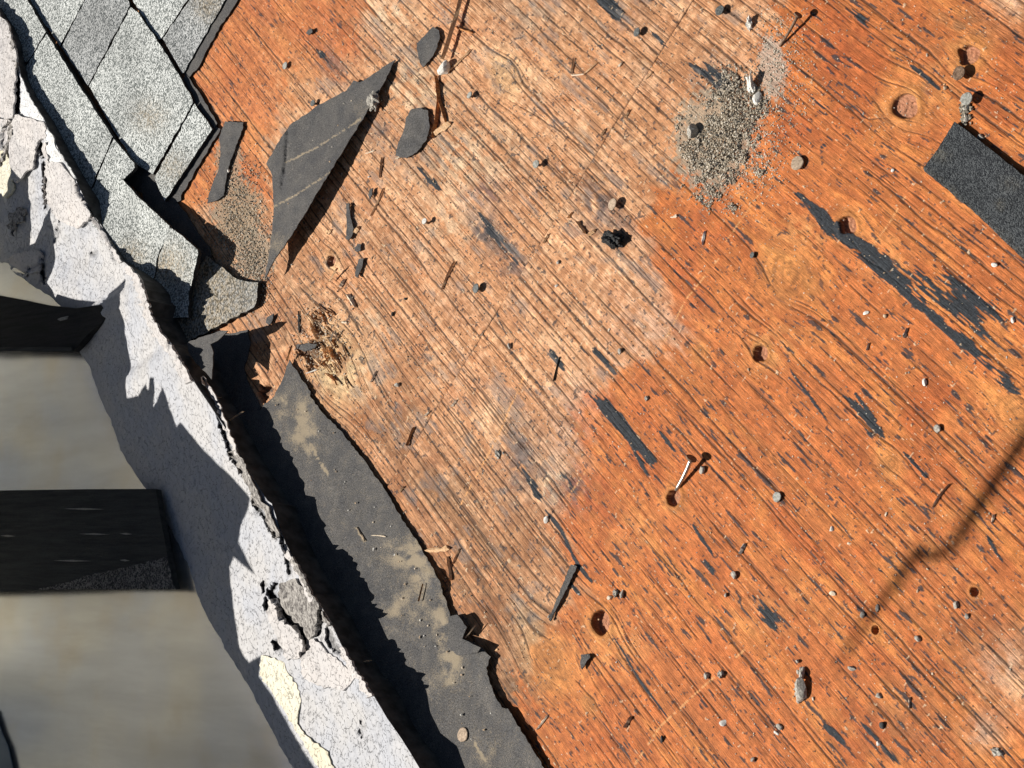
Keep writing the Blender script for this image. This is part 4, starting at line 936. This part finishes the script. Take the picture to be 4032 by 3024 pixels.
NR = [
    (1563, 1516, 5.5, 4, 4.5, m_gr_stone, 'grey angular stone on the tan wood right of the big pale knot'), (1598, 1176, 4, 3, 2.5, m_dk_stone, 'dark pebble in the tan wood between two nail heads'),
    (1545, 1236, 3.5, 5.5, 3, m_dk_stone, 'black teardrop pebble above the pale knot'), (3690, 1688, 6, 6, 4, m_gr_stone, 'grey crumbly stone in the orange wood, right of centre'),
    (3640, 1505, 3.5, 6, 3, m_wh_stone, 'white upright chip above the grey crumbly stone'), (2848, 2845, 6, 6, 2, m_wh_stone, 'whitish flake at the bottom centre right'),
    (3915, 1042, 5, 3.5, 3, m_wh_stone, 'white chip right under the black shingle offcut'), (3862, 540, 6.5, 4, 3, m_gr_stone, 'grey chip touching the upper edge of the black shingle offcut'),
    (3722, 346, 3, 3.5, 2.5, m_tan_stone, 'small tan chip between the knot ring and the grey nail head'), (3805, 468, 4.5, 5.5, 3.5, m_gr_stone, 'greyish lump below the grey crusted nail head'),
    (3800, 430, 4, 4, 3, m_gr_stone, 'small grey lump joined to the trail under the crusted nail head'), (2765, 1850, 4.5, 8, 4.5, m_gr_stone, 'long grey stone at the right of the bright bent nail'),
    (3515, 672, 3, 3, 2, m_wh_stone, 'white speck stone left of the black shingle offcut'), (3988, 260 + 1000, 3, 5, 2.5, m_wh_stone, 'pale sliver stone near the right edge beside the black residue'),
    (3410, 1232, 6, 3, 2, m_wh_stone, 'white curved crumb in the orange wood'), (3485, 1245, 3, 4, 2.5, m_tan_stone, 'pale crumb right of the white curved one'),
    (3275, 2083, 3, 4.5, 2.5, m_wh_stone, 'white pebble left of the twig shadow, upper'), (3278, 2338, 5.5, 4, 2.5, m_pale, 'pale yellow chip left of the twig shadow'),
    (3396, 2423, 4, 5, 3, m_gr_stone, 'grey stone touching the thin end of the twig shadow'), (3454, 2395, 3, 6, 2.5, m_gr_stone, 'grey stone upright on the twig shadow'),
    (3764, 2382, 4, 6, 3, m_gr_stone, 'long grey pebble right of the twig shadow'), (3806, 2427, 3.5, 4.5, 3, m_gr_stone, 'rounded grey pebble below the long one, right of the shadow'),
    (3612, 2515, 5, 4.5, 3.5, m_gr_stone, 'grey stone with a black side at the right of the small round hole'), (3354, 2632, 6, 4, 3, m_gr_stone, 'grey speckled stone below the end of the twig shadow'),
    (3068, 2862, 6, 5, 3, m_gr_stone, 'grey stone at the lower centre beside a white crumb'), (3057, 2886, 4.5, 2.5, 2, m_wh_stone, 'white crumb under the grey stone at the bottom'),
    (3924, 2962, 9, 5, 4, m_gr_stone, 'large light grey stone near the bottom right corner'), (3460, 2740, 5, 4, 3, m_gr_stone, 'grey lump in the lower right wood'),
    (3472, 2857, 4, 7, 3, m_dk_stone, 'dark grey clinker in the black streak at the bottom right'), (3460, 2928, 3.5, 4, 3, m_wh_stone, 'white pebble just left of the dark clinker'),
    (2889, 2265, 6, 6, 4.5, m_gr_stone, 'grey stone with a black underside in the orange wood'), (2857, 2343, 4, 3.5, 3, m_gr_stone, 'small bluish stone left of the grey one'),
    (2782, 2660, 5, 6, 4, m_gr_stone, 'grey stone, left of the pair beside the pale scratch'), (2836, 2657, 5.5, 6, 4.5, m_gr_stone, 'grey stone, right of the pair beside the pale scratch'),
    (2422, 2337, 5, 7, 4, m_gr_stone, 'grey crumb, left of the pair above the open knot hole'), (2448, 2340, 5, 8, 4, m_gr_stone, 'grey crumb, right of the pair above the open knot hole'),
    (2401, 2353, 5.5, 4, 3, m_pale, 'cream chip at the left of the crumb pair above the knot hole'), (2608, 2910, 3, 6, 3, m_dk_stone, 'dark upright pebble at the bottom centre'),
    (2150, 2045, 4.5, 7, 4, m_wh_stone, 'white stone on the tan wood at the colour change'), (2964, 2990, 4.5, 4.5, 3.5, m_gr_stone, 'grey round pebble at the bottom edge'),
    (1960, 1790, 5, 8, 4, m_gr_stone, 'grey ragged lump standing in the lower tan wood'), (2545, 1570, 4, 4, 3, m_gr_stone, 'grey pebble on the orange wood right of the black streaks'),
    (2006, 1362, 3.5, 6, 4, m_gr_stone, 'grey pebble with a shadow on the butt joint line'), (2440, 1383, 4, 5, 3.5, m_gr_stone, 'grey crumb in the pinkish wood'),
    (2198, 1032, 4, 4.5, 3, m_gr_stone, 'grey pebble in the tan wood near the joint'), (2190, 1126, 3.5, 2.5, 2, m_wh_stone, 'bright white chip in the tan wood near the joint'),
    (900, 672, 3, 4.5, 3, m_wh_stone, 'white pebble on the long ragged felt scrap'), (860, 510, 3, 3, 3, m_tan_stone, 'pale pebble at the shingle corner'),
    (2672, 672, 6.5, 11, 5, m_gr_stone, 'upright grey stone'), ]
NR = NR[:-1]
for i, (px, py, a, b, c_, mt, lab) in enumerate(NR):
    nm = 'stone' if mt in (m_gr_stone, m_dk_stone) else 'stone_chip'
    rock(px, py, a * mm * .82, b * mm * .76, c_ * mm * .62, mt, nm, lab, 'stone', 'notable stones on the plywood', rot=random.uniform(-.5, .5) - 2.5, z=.006 if (px, py) == (900, 672) else 0)
rock(2412, 944, .015, .010, .008, m_tar, 'tar_chunk', 'black crumbly tar chunk with granules below the tan nail head', 'tar chunk', None, rot=.3, seed=3)
rock(1748, 268, .0105, .012, .008, m_wh_stone, 'lichen_clump', 'white and grey fluffy clump at the foot of the long splinter', 'clump', None, rot=.3, seed=4)
rock(1468, 396, .012, .013, .005, m_gr_stone, 'mortar_lump', 'larger crumbly grey mortar lump on the tip of the spear-shaped felt', 'mortar lump', 'mortar lumps on the felt', z=.007, rot=.5, seed=5)
rock(1328, 528, .006, .0075, .003, m_gr_stone, 'mortar_lump', 'smaller grey mortar lump on the crease of the spear-shaped felt', 'mortar lump', 'mortar lumps on the felt', z=.006, rot=.5, seed=6)
rock(3152, 2722, .0075, .015, .005, m_gr_stone, 'mortar_lump', 'long crumbly grey mortar lump in the lower right wood', 'mortar lump', 'mortar lumps on the plywood', rot=-2.5, seed=7)
rock(2958, 340, .0055, .013, .005, m_wh_stone, 'mortar_lump', 'whitish mortar lump at the top of the dirt pile', 'mortar lump', 'mortar lumps on the plywood', rot=-2.5, seed=8)
for k_ in range(16):
    rock(3152 + random.gauss(0, 14), 2720 + random.gauss(0, 38), .0022, .0028, .002, m_gr_stone, 'mortar_crumb', 'grey crumb broken off the long mortar lump at lower right', 'mortar crumb', 'crumbs around the long mortar lump')
rock(3158, 2652, .004, .009, .004, m_gr_stone, 'mortar_lump', 'short upper crumb joined to the long mortar lump at lower right', 'mortar lump', 'mortar lumps on the plywood', rot=-2.5, seed=12)
rock(2982, 385, .006, .010, .004, m_wh_stone, 'mortar_lump', 'second whitish mortar lump, right of the dirt pile', 'mortar lump', 'mortar lumps on the plywood', rot=-2.3, seed=9)
rock(2950, 95, .005, .008, .004, m_wh_stone, 'mortar_lump', 'pale grey mortar lump near the top edge above the dirt pile', 'mortar lump', 'mortar lumps on the plywood', rot=-2.5, seed=10)
rock(2728, 515, .008, .010, .007, m_gr_stone, 'mortar_lump', 'greenish grey lump at the left rim of the dirt pile', 'mortar lump', 'mortar lumps on the plywood', rot=-2.5, seed=11)

def splinter(a, b, w0, w1, mat, z=.0015, th=.0015, seed=0, lift=0.0, bend=0.0):
    """a split sliver: tapered, angular, slightly bent"""
    z = min(z, .0012) if z < .0055 else z
    r = random.Random(seed); A = P(a[0], a[1], z); B = P(b[0], b[1], z + lift)
    d = B - A; L = np.linalg.norm(d); d /= L; s = np.array([-d[1], d[0], 0]); s /= np.linalg.norm(s)
    n = 6; V, F = [], []
    for k in range(n + 1):
        t = k / n; c_ = A + (B - A) * t + s * bend * math.sin(math.pi * t) * L
        w_ = (w0 + (w1 - w0) * t) * (.8 + .4 * r.random()) * (1 if 0 < k < n else .45); h_ = th * (.7 + .6 * r.random())
        off = r.uniform(-.15, .15) * w_
        V += [c_ + s * (w_ / 2 + off), c_ + s * off * .5 + np.array([0, 0, h_]), c_ - s * (w_ / 2), c_ + np.array([0, 0, -.0012])]
    for k in range(n):
        for i in range(4):
            j = (i + 1) % 4; F.append([4 * k + i, 4 * k + j, 4 * (k + 1) + j, 4 * (k + 1) + i])
    F.append([0, 1, 2, 3][::-1]); F.append([4 * n + i for i in range(4)])
    return mk('wood_splinter', V, F, mat, None, False, None, A)
SP = [
    ((1822, -30), (1745, 235), .0085, .0050, m_splint, .007, 'long orange splinter running from the top edge down to the white clump', .0, .012, .004),
    ((1720, 300), (1757, 480), .0055, .0050, m_bark, .003, 'curved bark splinter hanging below the white clump', .0, -.04, .004),
    ((1728, 330), (1706, 545), .0060, .0040, m_bark, .003, 'darker bark splinter left of the curved one', .0, .05, .004),
    ((1705, 525), (1775, 485), .0120, .0090, m_splint, .003, 'broad pale wood chip at the foot of the bark splinters', .0, 0, .003),
    ((1790, 105), (1862, 130), .0030, .0040, m_bark, .004, 'short brown twig pointing right from the long orange splinter', .0, 0, .002),
    ((1855, 195), (1775, 275), .0025, .0035, m_splint, .004, 'short tan twig between two dark cracks beside the white clump', .0, 0, .002),
    ((2258, 230), (2249, 290), .0020, .0030, m_splint, .003, 'left arm of the bent three-part straw near the top', 0, 0, .0015),
    ((2250, 296), (2300, 292), .0028, .0020, m_pale, .003, 'bright foot of the bent three-part straw near the top', 0, 0, .0015),
    ((2300, 290), (2352, 246), .0025, .0020, m_splint, .003, 'right arm of the bent three-part straw near the top', 0, 0, .0015),
    ((2434, 262), (2452, 243), .0035, .0020, m_pale, .002, 'short pale splinter right of the three-part straw', 0, 0, .0015),
    ((2542, 312), (2571, 280), .0025, .0015, m_splint, .002, 'thin tan splinter on the joint near the top', 0, 0, .0012),
    ((2464, 460), (2480, 432), .0040, .0030, m_splint, .003, 'tan sliver standing on the joint beside the long crack', 0, 0, .002),
    ((2366, 534), (2384, 508), .0035, .0030, m_splint, .003, 'tan sliver left of the joint above the dark stone', 0, 0, .002),
    ((2140, 958), (2160, 922), .0032, .0040, m_splint, .003, 'pale sliver on the joint left of the bark chips', 0, 0, .002),
    ((2236, 858), (2255, 836), .0045, .0020, m_bark, .003, 'brown sliver beside the joint near the tan nail head', 0, 0, .002),
    ((2766, 965), (2776, 910), .0032, .0036, m_wh_stone, .003, 'white straight splinter in the orange wood below the dirt pile', 0, .04, .0015),
    ((2640, 856), (2666, 850), .0020, .0036, m_pale, .002, 'small white sliver above the straight white splinter', 0, 0, .0012),
    ((2275, 875), (2305, 920), .0060, .0030, m_splint, .004, 'orange bark chip left of the tar chunk', 0, 0, .004),
    ((2318, 925), (2345, 905), .0060, .0040, m_splint, .003, 'pinkish chip between the bark chip and the tar chunk', 0, 0, .003),
    ((1892, 1322), (1908, 1300), .0030, .0020, m_pale, .003, 'pale sliver on the joint in the middle of the tan wood', 0, 0, .002),
    ((1778, 1600), (1800, 1575), .0035, .0030, m_pale, .003, 'pale sliver over a grey chip on the joint', 0, 0, .002),
    ((1672, 1638), (1692, 1618), .0030, .0028, m_pale, .003, 'pale sliver left of the one over the grey chip', 0, 0, .002),
    ((1572, 1938), (1592, 1915), .0030, .0025, m_splint, .003, 'tan sliver near the lower end of the joint', 0, 0, .002),
    ((1605, 1755), (1632, 1682), .0035, .0040, m_bark, .004, 'brown curled sliver standing in the lower tan wood', 0, .05, .003),
    ((1460, 1505), (1484, 1460), .0025, .0020, m_pale, .003, 'pale straw right of the big pale knot', 0, 0, .0015),
    ((1206, 1470), (1248, 1455), .0018, .0025, m_wh_stone, .005, 'white straw bridging the rotted pocket', 0, 0, .0015),
    ((1295, 1110), (1330, 1055), .0030, .0025, m_splint, .006, 'tan sliver standing at the small knot hole', .004, 0, .002),
    ((1740, 1140), (1790, 1030), .0035, .0015, m_splint, .004, 'long tan sliver in the wood right of the small knot hole', 0, .03, .002),
    ((1675, 2168), (1770, 2160), .0060, .0060, m_splint, .003, 'thick pair of orange splinters at the felt edge', 0, 0, .003),
    ((1764, 2192), (1778, 2285), .0045, .0030, m_splint, .003, 'orange splinter hanging below the thick pair', 0, 0, .003),
    ((1782, 2220), (1812, 2160), .0018, .0022, m_splint, .004, 'thin straw right of the hanging splinter', 0, 0, .0015),
    ((1462, 2108), (1520, 2113), .0016, .0022, m_pale, .006, 'white forked straw on the felt strip', 0, .03, .0012),
    ((1405, 2075), (1436, 2130), .0018, .0030, m_tan_stone, .006, 'tan straw on the felt strip left of the white one', 0, 0, .0012),
    ((1648, 2368), (1665, 2298), .0018, .0022, m_bark, .008, 'dark thin splinter on the felt strip', 0, 0, .0015),
    ((1230, 1895), (1248, 1875), .0050, .0060, m_bark, .005, 'orange brown chip on the upper felt strip', 0, 0, .003),
    ((879, 1675), (960, 1620), .0020, .0028, m_tan_stone, .026, 'pale stalk in the dark gap beside the flashing', 0, .02, .002),
    ((1386, 2610), (1462, 2600), .0020, .0020, m_tan_stone, .022, 'thin straw in the dark gap near the bottom', 0, -.03, .0015),
    ((800, 1567), (870, 1565), .0014, .0014, m_tan_stone, .030, 'very thin straw in the upper dark gap', 0, 0, .0012),
    ((1833, 2512), (1872, 2462), .0016, .0020, m_tan_stone, .010, 'thin stalk at the felt tatters', 0, 0, .0012),
    ((2114, 2872), (2158, 2815), .0028, .0028, m_pale, .002, 'pale sliver at the bottom right of the felt strip', 0, 0, .0015),
    ((2461, 2865), (2485, 2822), .0040, .0040, m_tan_stone, .003, 'stubby tan splinter at the bottom centre', 0, 0, .003),
    ((3674, 1995), (3740, 1905), .0030, .0010, m_tan_stone, .003, 'grey tan splinter in the orange wood near the twig shadow', 0, .04, .002),
    ((3558, 1330), (3573, 1292), .0050, .0030, m_gr_stone, .003, 'grey splinter in the middle of the orange wood', 0, 0, .0025),
    ((3413, 1380), (3421, 1350), .0030, .0020, m_pale, .002, 'small pale splinter left of the grey one', 0, 0, .0015),
    ((2912, 2180), (2935, 2140), .0060, .0040, m_gr_stone, .003, 'grey frayed splinter in the orange wood', 0, 0, .0025),
    ((3905, 2060), (3915, 2025), .0025, .0030, m_pale, .002, 'pale forked splinter right of the twig shadow', 0, 0, .0015),
    ((3580, 2790), (3582, 2745), .0018, .0018, m_pale, .002, 'thin pale upright splinter at the lower right', 0, 0, .0012),
    ((2180, 1500), (2205, 1405), .0018, .0018, m_dk_stone, .003, 'thin dark splinter on the tan wood below the joint', 0, .02, .0015),
    ((1510, 740), (1460, 850), .0018, .0030, m_splint, .003, 'thin orange splinter left of the rounded felt scrap', 0, .02, .0015),
    ((1505, 620), (1495, 700), .0035, .0030, m_splint, .003, 'short orange splinter among the wood chips', 0, 0, .002),
    ((1440, 605), (1475, 592), .0022, .0020, m_pale, .003, 'pale sliver above the wood chips', 0, 0, .0015),
    ((1395, 915), (1415, 895), .0080, .0060, m_splint, .003, 'pinkish broad chip right of the slim ragged felt', 0, 0, .003),
    ((1286, 922), (1305, 905), .0060, .0050, m_splint, .002, 'pale block chip in the tan wood below the felt spear', 0, 0, .002),
    ((1560, 625), (1580, 612), .0030, .0025, m_pale, .003, 'tiny pale sliver at the lower tip of the rounded felt scrap', 0, 0, .0015),
    ((1340, 1130), (1358, 1100), .0060, .0040, m_pale, .005, 'bright torn wood sliver in the split, upper', 0, 0, .003),
    ((1370, 1160), (1400, 1210), .0070, .0040, m_pale, .003, 'bright torn wood sliver in the split, lower', 0, 0, .003),
    ((1130, 1420), (1150, 1360), .0040, .0020, m_bark, .008, 'reddish torn sliver at the tip of the felt strip', .004, 0, .002),
    ((1300, 1345), (1315, 1305), .0035, .0020, m_pale, .006, 'pale torn sliver above the big knot', .003, 0, .002),
    ((1345, 1268), (1368, 1270), .0030, .0030, m_pale, .004, 'pale level sliver in the wood above the big knot', 0, 0, .002),
    ((1175, 1225), (1178, 1310), .0040, .0035, m_dk_stone, .002, 'dark upright sliver left of the rotted pocket', 0, 0, .001),
]
for i, (a, b, w0, w1, mt, z, lab, lift, bend, th) in enumerate(SP):
    o = splinter(a, b, w0, w1, mt, z, th, i, lift, bend)
    setp(o, lab, 'splinter', 'wood splinters and straws strewn about')

for k in range(34):
    r_ = random.Random(900 + k); t = r_.random()
    cx = 1255 + 60 * t + r_.gauss(0, 22); cy = 1240 + 230 * t + r_.gauss(0, 24); L = r_.uniform(22, 62); an = math.radians(r_.uniform(38, 72) + (90 if r_.random() < .18 else 0))
    o = splinter((cx - math.cos(an) * L / 2, cy - math.sin(an) * L / 2), (cx + math.cos(an) * L / 2, cy + math.sin(an) * L / 2), r_.uniform(.0015, .004), r_.uniform(.001, .003), r_.choice([m_splint, m_pale, m_splint, m_bark]), .0008, r_.uniform(.0012, .003), 900 + k, r_.uniform(0, .004), r_.uniform(-.06, .06))
    o.name = 'torn_fibre'
    setp(o, 'torn splintered wood fibre at the rotted pocket beside the big pale knot', 'torn fibre', 'torn fibres round the rotted pocket')
# small loose chips, individually
msr = [m_pale, m_tan_stone, m_gr_stone, m_wh_stone, m_splint]
def on_deck(px, py):
    if not (20 < px < 4010 and 20 < py < 3004): return False
    bad = [[(-99, -99), (960, -99), (760, 290), (880, 480), (720, 800), (1060, 1120), (1000, 1400), (1200, 1700), (1600, 2080), (1800, 2380), (1960, 2600), (2200, 3100), (-99, 3100)], TL + TR_,
           [(3757, 480), (4040, 700), (4040, 1030), (3635, 662)]]
    return not any(bool(inside(np.array([px]), np.array([py]), b_)[0]) for b_ in bad)
n_ = 0
while n_ < 190:
    px = random.uniform(700, 4010); py = random.uniform(20, 3000)
    if not on_deck(px, py): continue
    s = random.choice([.7, .8, .9, 1.1, 1.3, 1.7]) * .00085
    rock(px, py, s * random.uniform(.9, 1.9), s, s * .7, random.choices(msr, [3, 4, 4, 3, 3])[0], 'loose_chip', 'tiny loose chip of wood or grit lying on the bare plywood', 'chip', 'tiny loose chips on the bare plywood')
    n_ += 1
for k in range(46):
    t = random.random(); j = int(t * (len(FR) - 3)); bx, by = FR[j]
    px = bx - random.uniform(15, 190); py = by + random.uniform(10, 80)
    if not bool(inside(np.array([px]), np.array([py]), FR + FLf)[0]): continue
    s = random.uniform(.7, 1.7) * .0009
    rock(px, py, s * 1.4, s, s * .7, random.choice([m_pale, m_wh_stone, m_tan_stone]), 'loose_chip', 'tiny pale crumb lying on the long felt strip', 'chip', 'tiny crumbs on the long felt strip', z=.0055)
for k in range(34):
    px = random.uniform(1060, 1540); py = random.uniform(240, 1000)
    if not float(sdf(np.array([px]), np.array([py]), TL + TR_)[0]) > 10: continue
    s = random.uniform(.7, 1.5) * .0009
    rock(px, py, s * 1.5, s, s * .7, random.choice([m_pale, m_gr_stone, m_tan_stone]), 'loose_chip', 'tiny crumb lying on the spear-shaped felt', 'chip', 'tiny crumbs on the spear-shaped felt', z=float(tz(np.array([px]), np.array([py]))[0]))

# grit: uncountable, one mesh per heap
def grit(name, n, sampler, label, size, weights, zfn=lambda p: 0.0, cat='grit'):
    base = np.array([(1, 0, 0), (-1, 0, 0), (0, 1, 0), (0, -1, 0), (0, 0, 1), (0, 0, -1)], float)
    tri = [(0, 2, 4), (2, 1, 4), (1, 3, 4), (3, 0, 4), (2, 0, 5), (1, 2, 5), (3, 1, 5), (0, 3, 5)]
    r = np.random.default_rng(abs(hash(n)) % 1000 + n)
    V, F, MI = [], [], []
    for k in range(n):
        px, py, hz_ = sampler(r)
        s = size * r.uniform(.5, 1.5); c_ = P(px, py, hz_ + s * .3)
        A = np.linalg.qr(r.normal(size=(3, 3)))[0]
        pts = (base * (s * r.uniform(.6, 1.2, (6, 1)))) @ A * np.array([1, 1, .75]) + c_
        b0 = len(V); V += list(pts); F += [[b0 + i for i in t] for t in tri]; MI += [int(r.choice(4, p=weights))] * 8
    o = mk(name, V, F, m_gran, None, False)
    o.data.polygons.foreach_set('material_index', MI)
    return setp(o, label, cat, None, 'stuff')
HEAP = [(2700, 520), (2720, 470), (2760, 520), (2800, 430), (2830, 330), (2880, 280), (2950, 300), (2990, 380), (2960, 500), (2940, 600), (2990, 660), (2900, 680), (2820, 700), (2860, 780), (2800, 800), (2760, 760), (2740, 700), (2760, 640), (2700, 600)]
def s_heap(r):
    while True:
        px = r.uniform(2660, 3060); py = r.uniform(240, 850)
        d = float(sdf(np.array([px]), np.array([py]), HEAP)[0])
        d += 80 * (float(fb(np.array([px / 34]), np.array([py / 34]), 200, 2)[0]) - .5) * 2
        if d > 0 or r.random() < math.exp(d / 26) * .32:
            return px, py, max(0, min(.0035, d * .00007)) * r.uniform(.2, 1)
grit('dirt_pile', 6500, s_heap, 'grey brown heap of dirt and granules on the plywood at upper right of centre', .00115, [.42, .30, .1, .18])
def s_dust(r):
    while True:
        g = r.random()
        if g < .62: px, py = r.normal(3070, 60), r.normal(270, 150)
        else: px, py = r.normal(2990, 60), r.normal(620, 90)
        if on_deck(px, py): return px, py, 0.
grit('pale_dust', 1500, s_dust, 'pale pinkish crumbs scattered right of the dirt pile', .0010, [.35, .1, .05, .5])
def s_left(r):
    while True:
        px = r.normal(940, 60); py = r.normal(850, 130)
        if r.random() < .35: px, py = r.normal(1000, 40), r.normal(1050, 70)
        if 700 < px < 1080 and py > 560 and py < 1250: return px, py, 0.
grit('sandy_grit', 2600, s_left, 'sandy brown grit between the shingle end and the spear-shaped felt', .0012, [.4, .34, .12, .14])
def s_all(r):
    while True:
        px = r.uniform(900, 4020); py = r.uniform(5, 3020)
        if r.random() < .35: px = r.uniform(1150, 2300); py = r.uniform(100, 1900)
        if on_deck(px, py): return px, py, 0.
grit('wood_dust', 6000, s_all, 'fine wood crumbs and grit sprinkled over the bare plywood', .00085, [.35, .2, .13, .32])
def s_trail(r):
    t = r.random()
    px = 3800 + r.normal(0, 9); py = 395 + t * 90 + r.normal(0, 5); return px, py, .001
grit('grey_crumb_trail', 120, s_trail, 'trail of grey crumbs running down from the crusted nail head', .0018, [.1, .6, .2, .1])
def s_rot(r):
    while True:
        px = r.normal(1270, 60); py = r.normal(1330, 90)
        if px > 1180 or py < 1400: return px, py, .0005
grit('rotten_wood_crumbs', 380, s_rot, 'bright rotten wood crumbs around the pocket beside the big pale knot', .0012, [.3, .05, .02, .63])

# ------------------------------------------------------------------ unseen shadow casters: an added panel past the left edge, and the branch
bpy.context.view_layer.update()
SB = [(-260, 560), (-100, 640), (0, 745), (22, 778), (50, 745), (47, 700), (70, 652), (100, 685), (112, 705), (113, 780), (122, 800), (124, 890), (117, 965), (140, 955), (175, 860), (203, 810), (215, 930), (218, 1010), (205, 1070), (184, 1112),
      (205, 1140), (218, 1172), (226, 1158), (300, 1180), (378, 1188), (360, 1203), (395, 1197), (430, 1155), (493, 1097), (497, 1330), (500, 1568), (545, 1558), (560, 1530), (575, 1510), (580, 1535), (588, 1530), (592, 1486), (606, 1486), (605, 1570), (603, 1608),
      (640, 1525), (665, 1600), (695, 1680), (710, 1662), (800, 1770), (860, 1830), (880, 1846), (960, 1930), (985, 1960), (955, 2050), (938, 2136), (1001, 2257), (922, 2189), (903, 2235), (920, 2400), (945, 2555), (965, 2590), (980, 2608), (1005, 2593), (1030, 2580),
      (1020, 2665), (1080, 2750), (1250, 3040), (1400, 3280), (1700, 3700)]
bv = BVHTree.FromObject(fo, bpy.context.evaluated_depsgraph_get())
off = np.array(fo.matrix_world.translation)
L0 = P(-170, 0, 0); L1 = P(-170, 3024, 0)
ld = (L1 - L0); ld[2] = 0; ld /= np.linalg.norm(ld); ln = np.array([-ld[1], ld[0], 0.])
def on_flash(px, py):
    r = np.array([px - CEN[0], py - CEN[1], FPX]) @ RM.T; r /= np.linalg.norm(r)
    hit = bv.ray_cast(Vector(CAM - off), Vector(r))
    if hit[0] is not None and hit[1].z > 0.0: return np.array(hit[0]) + off
    return P(px, py, -.01)
prof = []
for (px, py) in SB:
    p = on_flash(px, py)
    t = ((L0 - p) @ ln) / (TOSUN @ ln)
    q = p + TOSUN * t
    prof.append(((q - L0) @ ld, q[2]))
lo_s = min(s for s, z in prof) - .05; hi_s = max(s for s, z in prof) + .9
prof = [(lo_s, -.2)] + [(lo_s, prof[0][1])] + prof + [(hi_s, prof[-1][1] + .1), (hi_s, -.2)]
vs2 = [Vector((s, z)) for s, z in prof]
ov, oe, of, *_ = delaunay_2d_cdt(vs2, [], [list(range(len(vs2)))], 1, 1e-7)
front = [L0 + ld * v[0] + np.array([0, 0, v[1]]) for v in ov]
nf = len(front)
V = front + [p - ln * .0 + ln * (-.004) for p in front]
F = [list(f) for f in of] + [[i + nf for i in f][::-1] for f in of]
from collections import Counter
es = Counter()
for f in of:
    for i in range(len(f)): es[(f[i], f[(i + 1) % len(f)])] += 1
for (a, b) in es:
    if (b, a) not in es: F.append([b, a, a + nf, b + nf])
wl = mk('shade_caster_panel', V, F, m_caster, None, False, None, L0)  # unseen panel added as shade caster, outline traced back from the shadow edge
setp(wl, 'unseen panel added beyond the left edge, its jagged top cut to shade the flashing', 'shade panel')

CB = [(4400, 1180), (4200, 1480), (4032, 1730), (3930, 1880), (3850, 2000), (3785, 2105), (3740, 2165), (3680, 2192), (3610, 2168), (3596, 2200), (3530, 2300), (3440, 2410), (3400, 2455), (3380, 2500), (3340, 2560), (3285, 2650)]
RAD = [.013, .012, .0115, .011, .0105, .010, .009, .009, .010, .009, .008, .006, .005, .0055, .004, .0015]
pts = []
for (px, py) in CB:
    g = P(px, py, 0); pts.append(g + TOSUN * (2.3 / TOSUN[2]))
pts = np.array(pts)
V, F = [], []; n = 10
for k, c_ in enumerate(pts):
    a = pts[max(k - 1, 0)]; b = pts[min(k + 1, len(pts) - 1)]; d = b - a; d /= np.linalg.norm(d)
    u = np.cross(d, [0, 0, 1.]); u /= np.linalg.norm(u); v = np.cross(d, u)
    for i in range(n):
        an = 2 * math.pi * i / n; V.append(c_ + RAD[k] * .62 * (u * math.cos(an) + v * math.sin(an)))
for k in range(len(pts) - 1):
    for i in range(n):
        j = (i + 1) % n; F.append([k * n + i, (k + 1) * n + i, (k + 1) * n + j, k * n + j])
F.append(list(range(n))); F.append([(len(pts) - 1) * n + i for i in range(n)][::-1])
setp(mk('overhanging_branch', V, F, m_branch, None, True, None, pts[0]), 'bare crooked branch above the roof that throws the soft bent shadow at the right', 'branch')
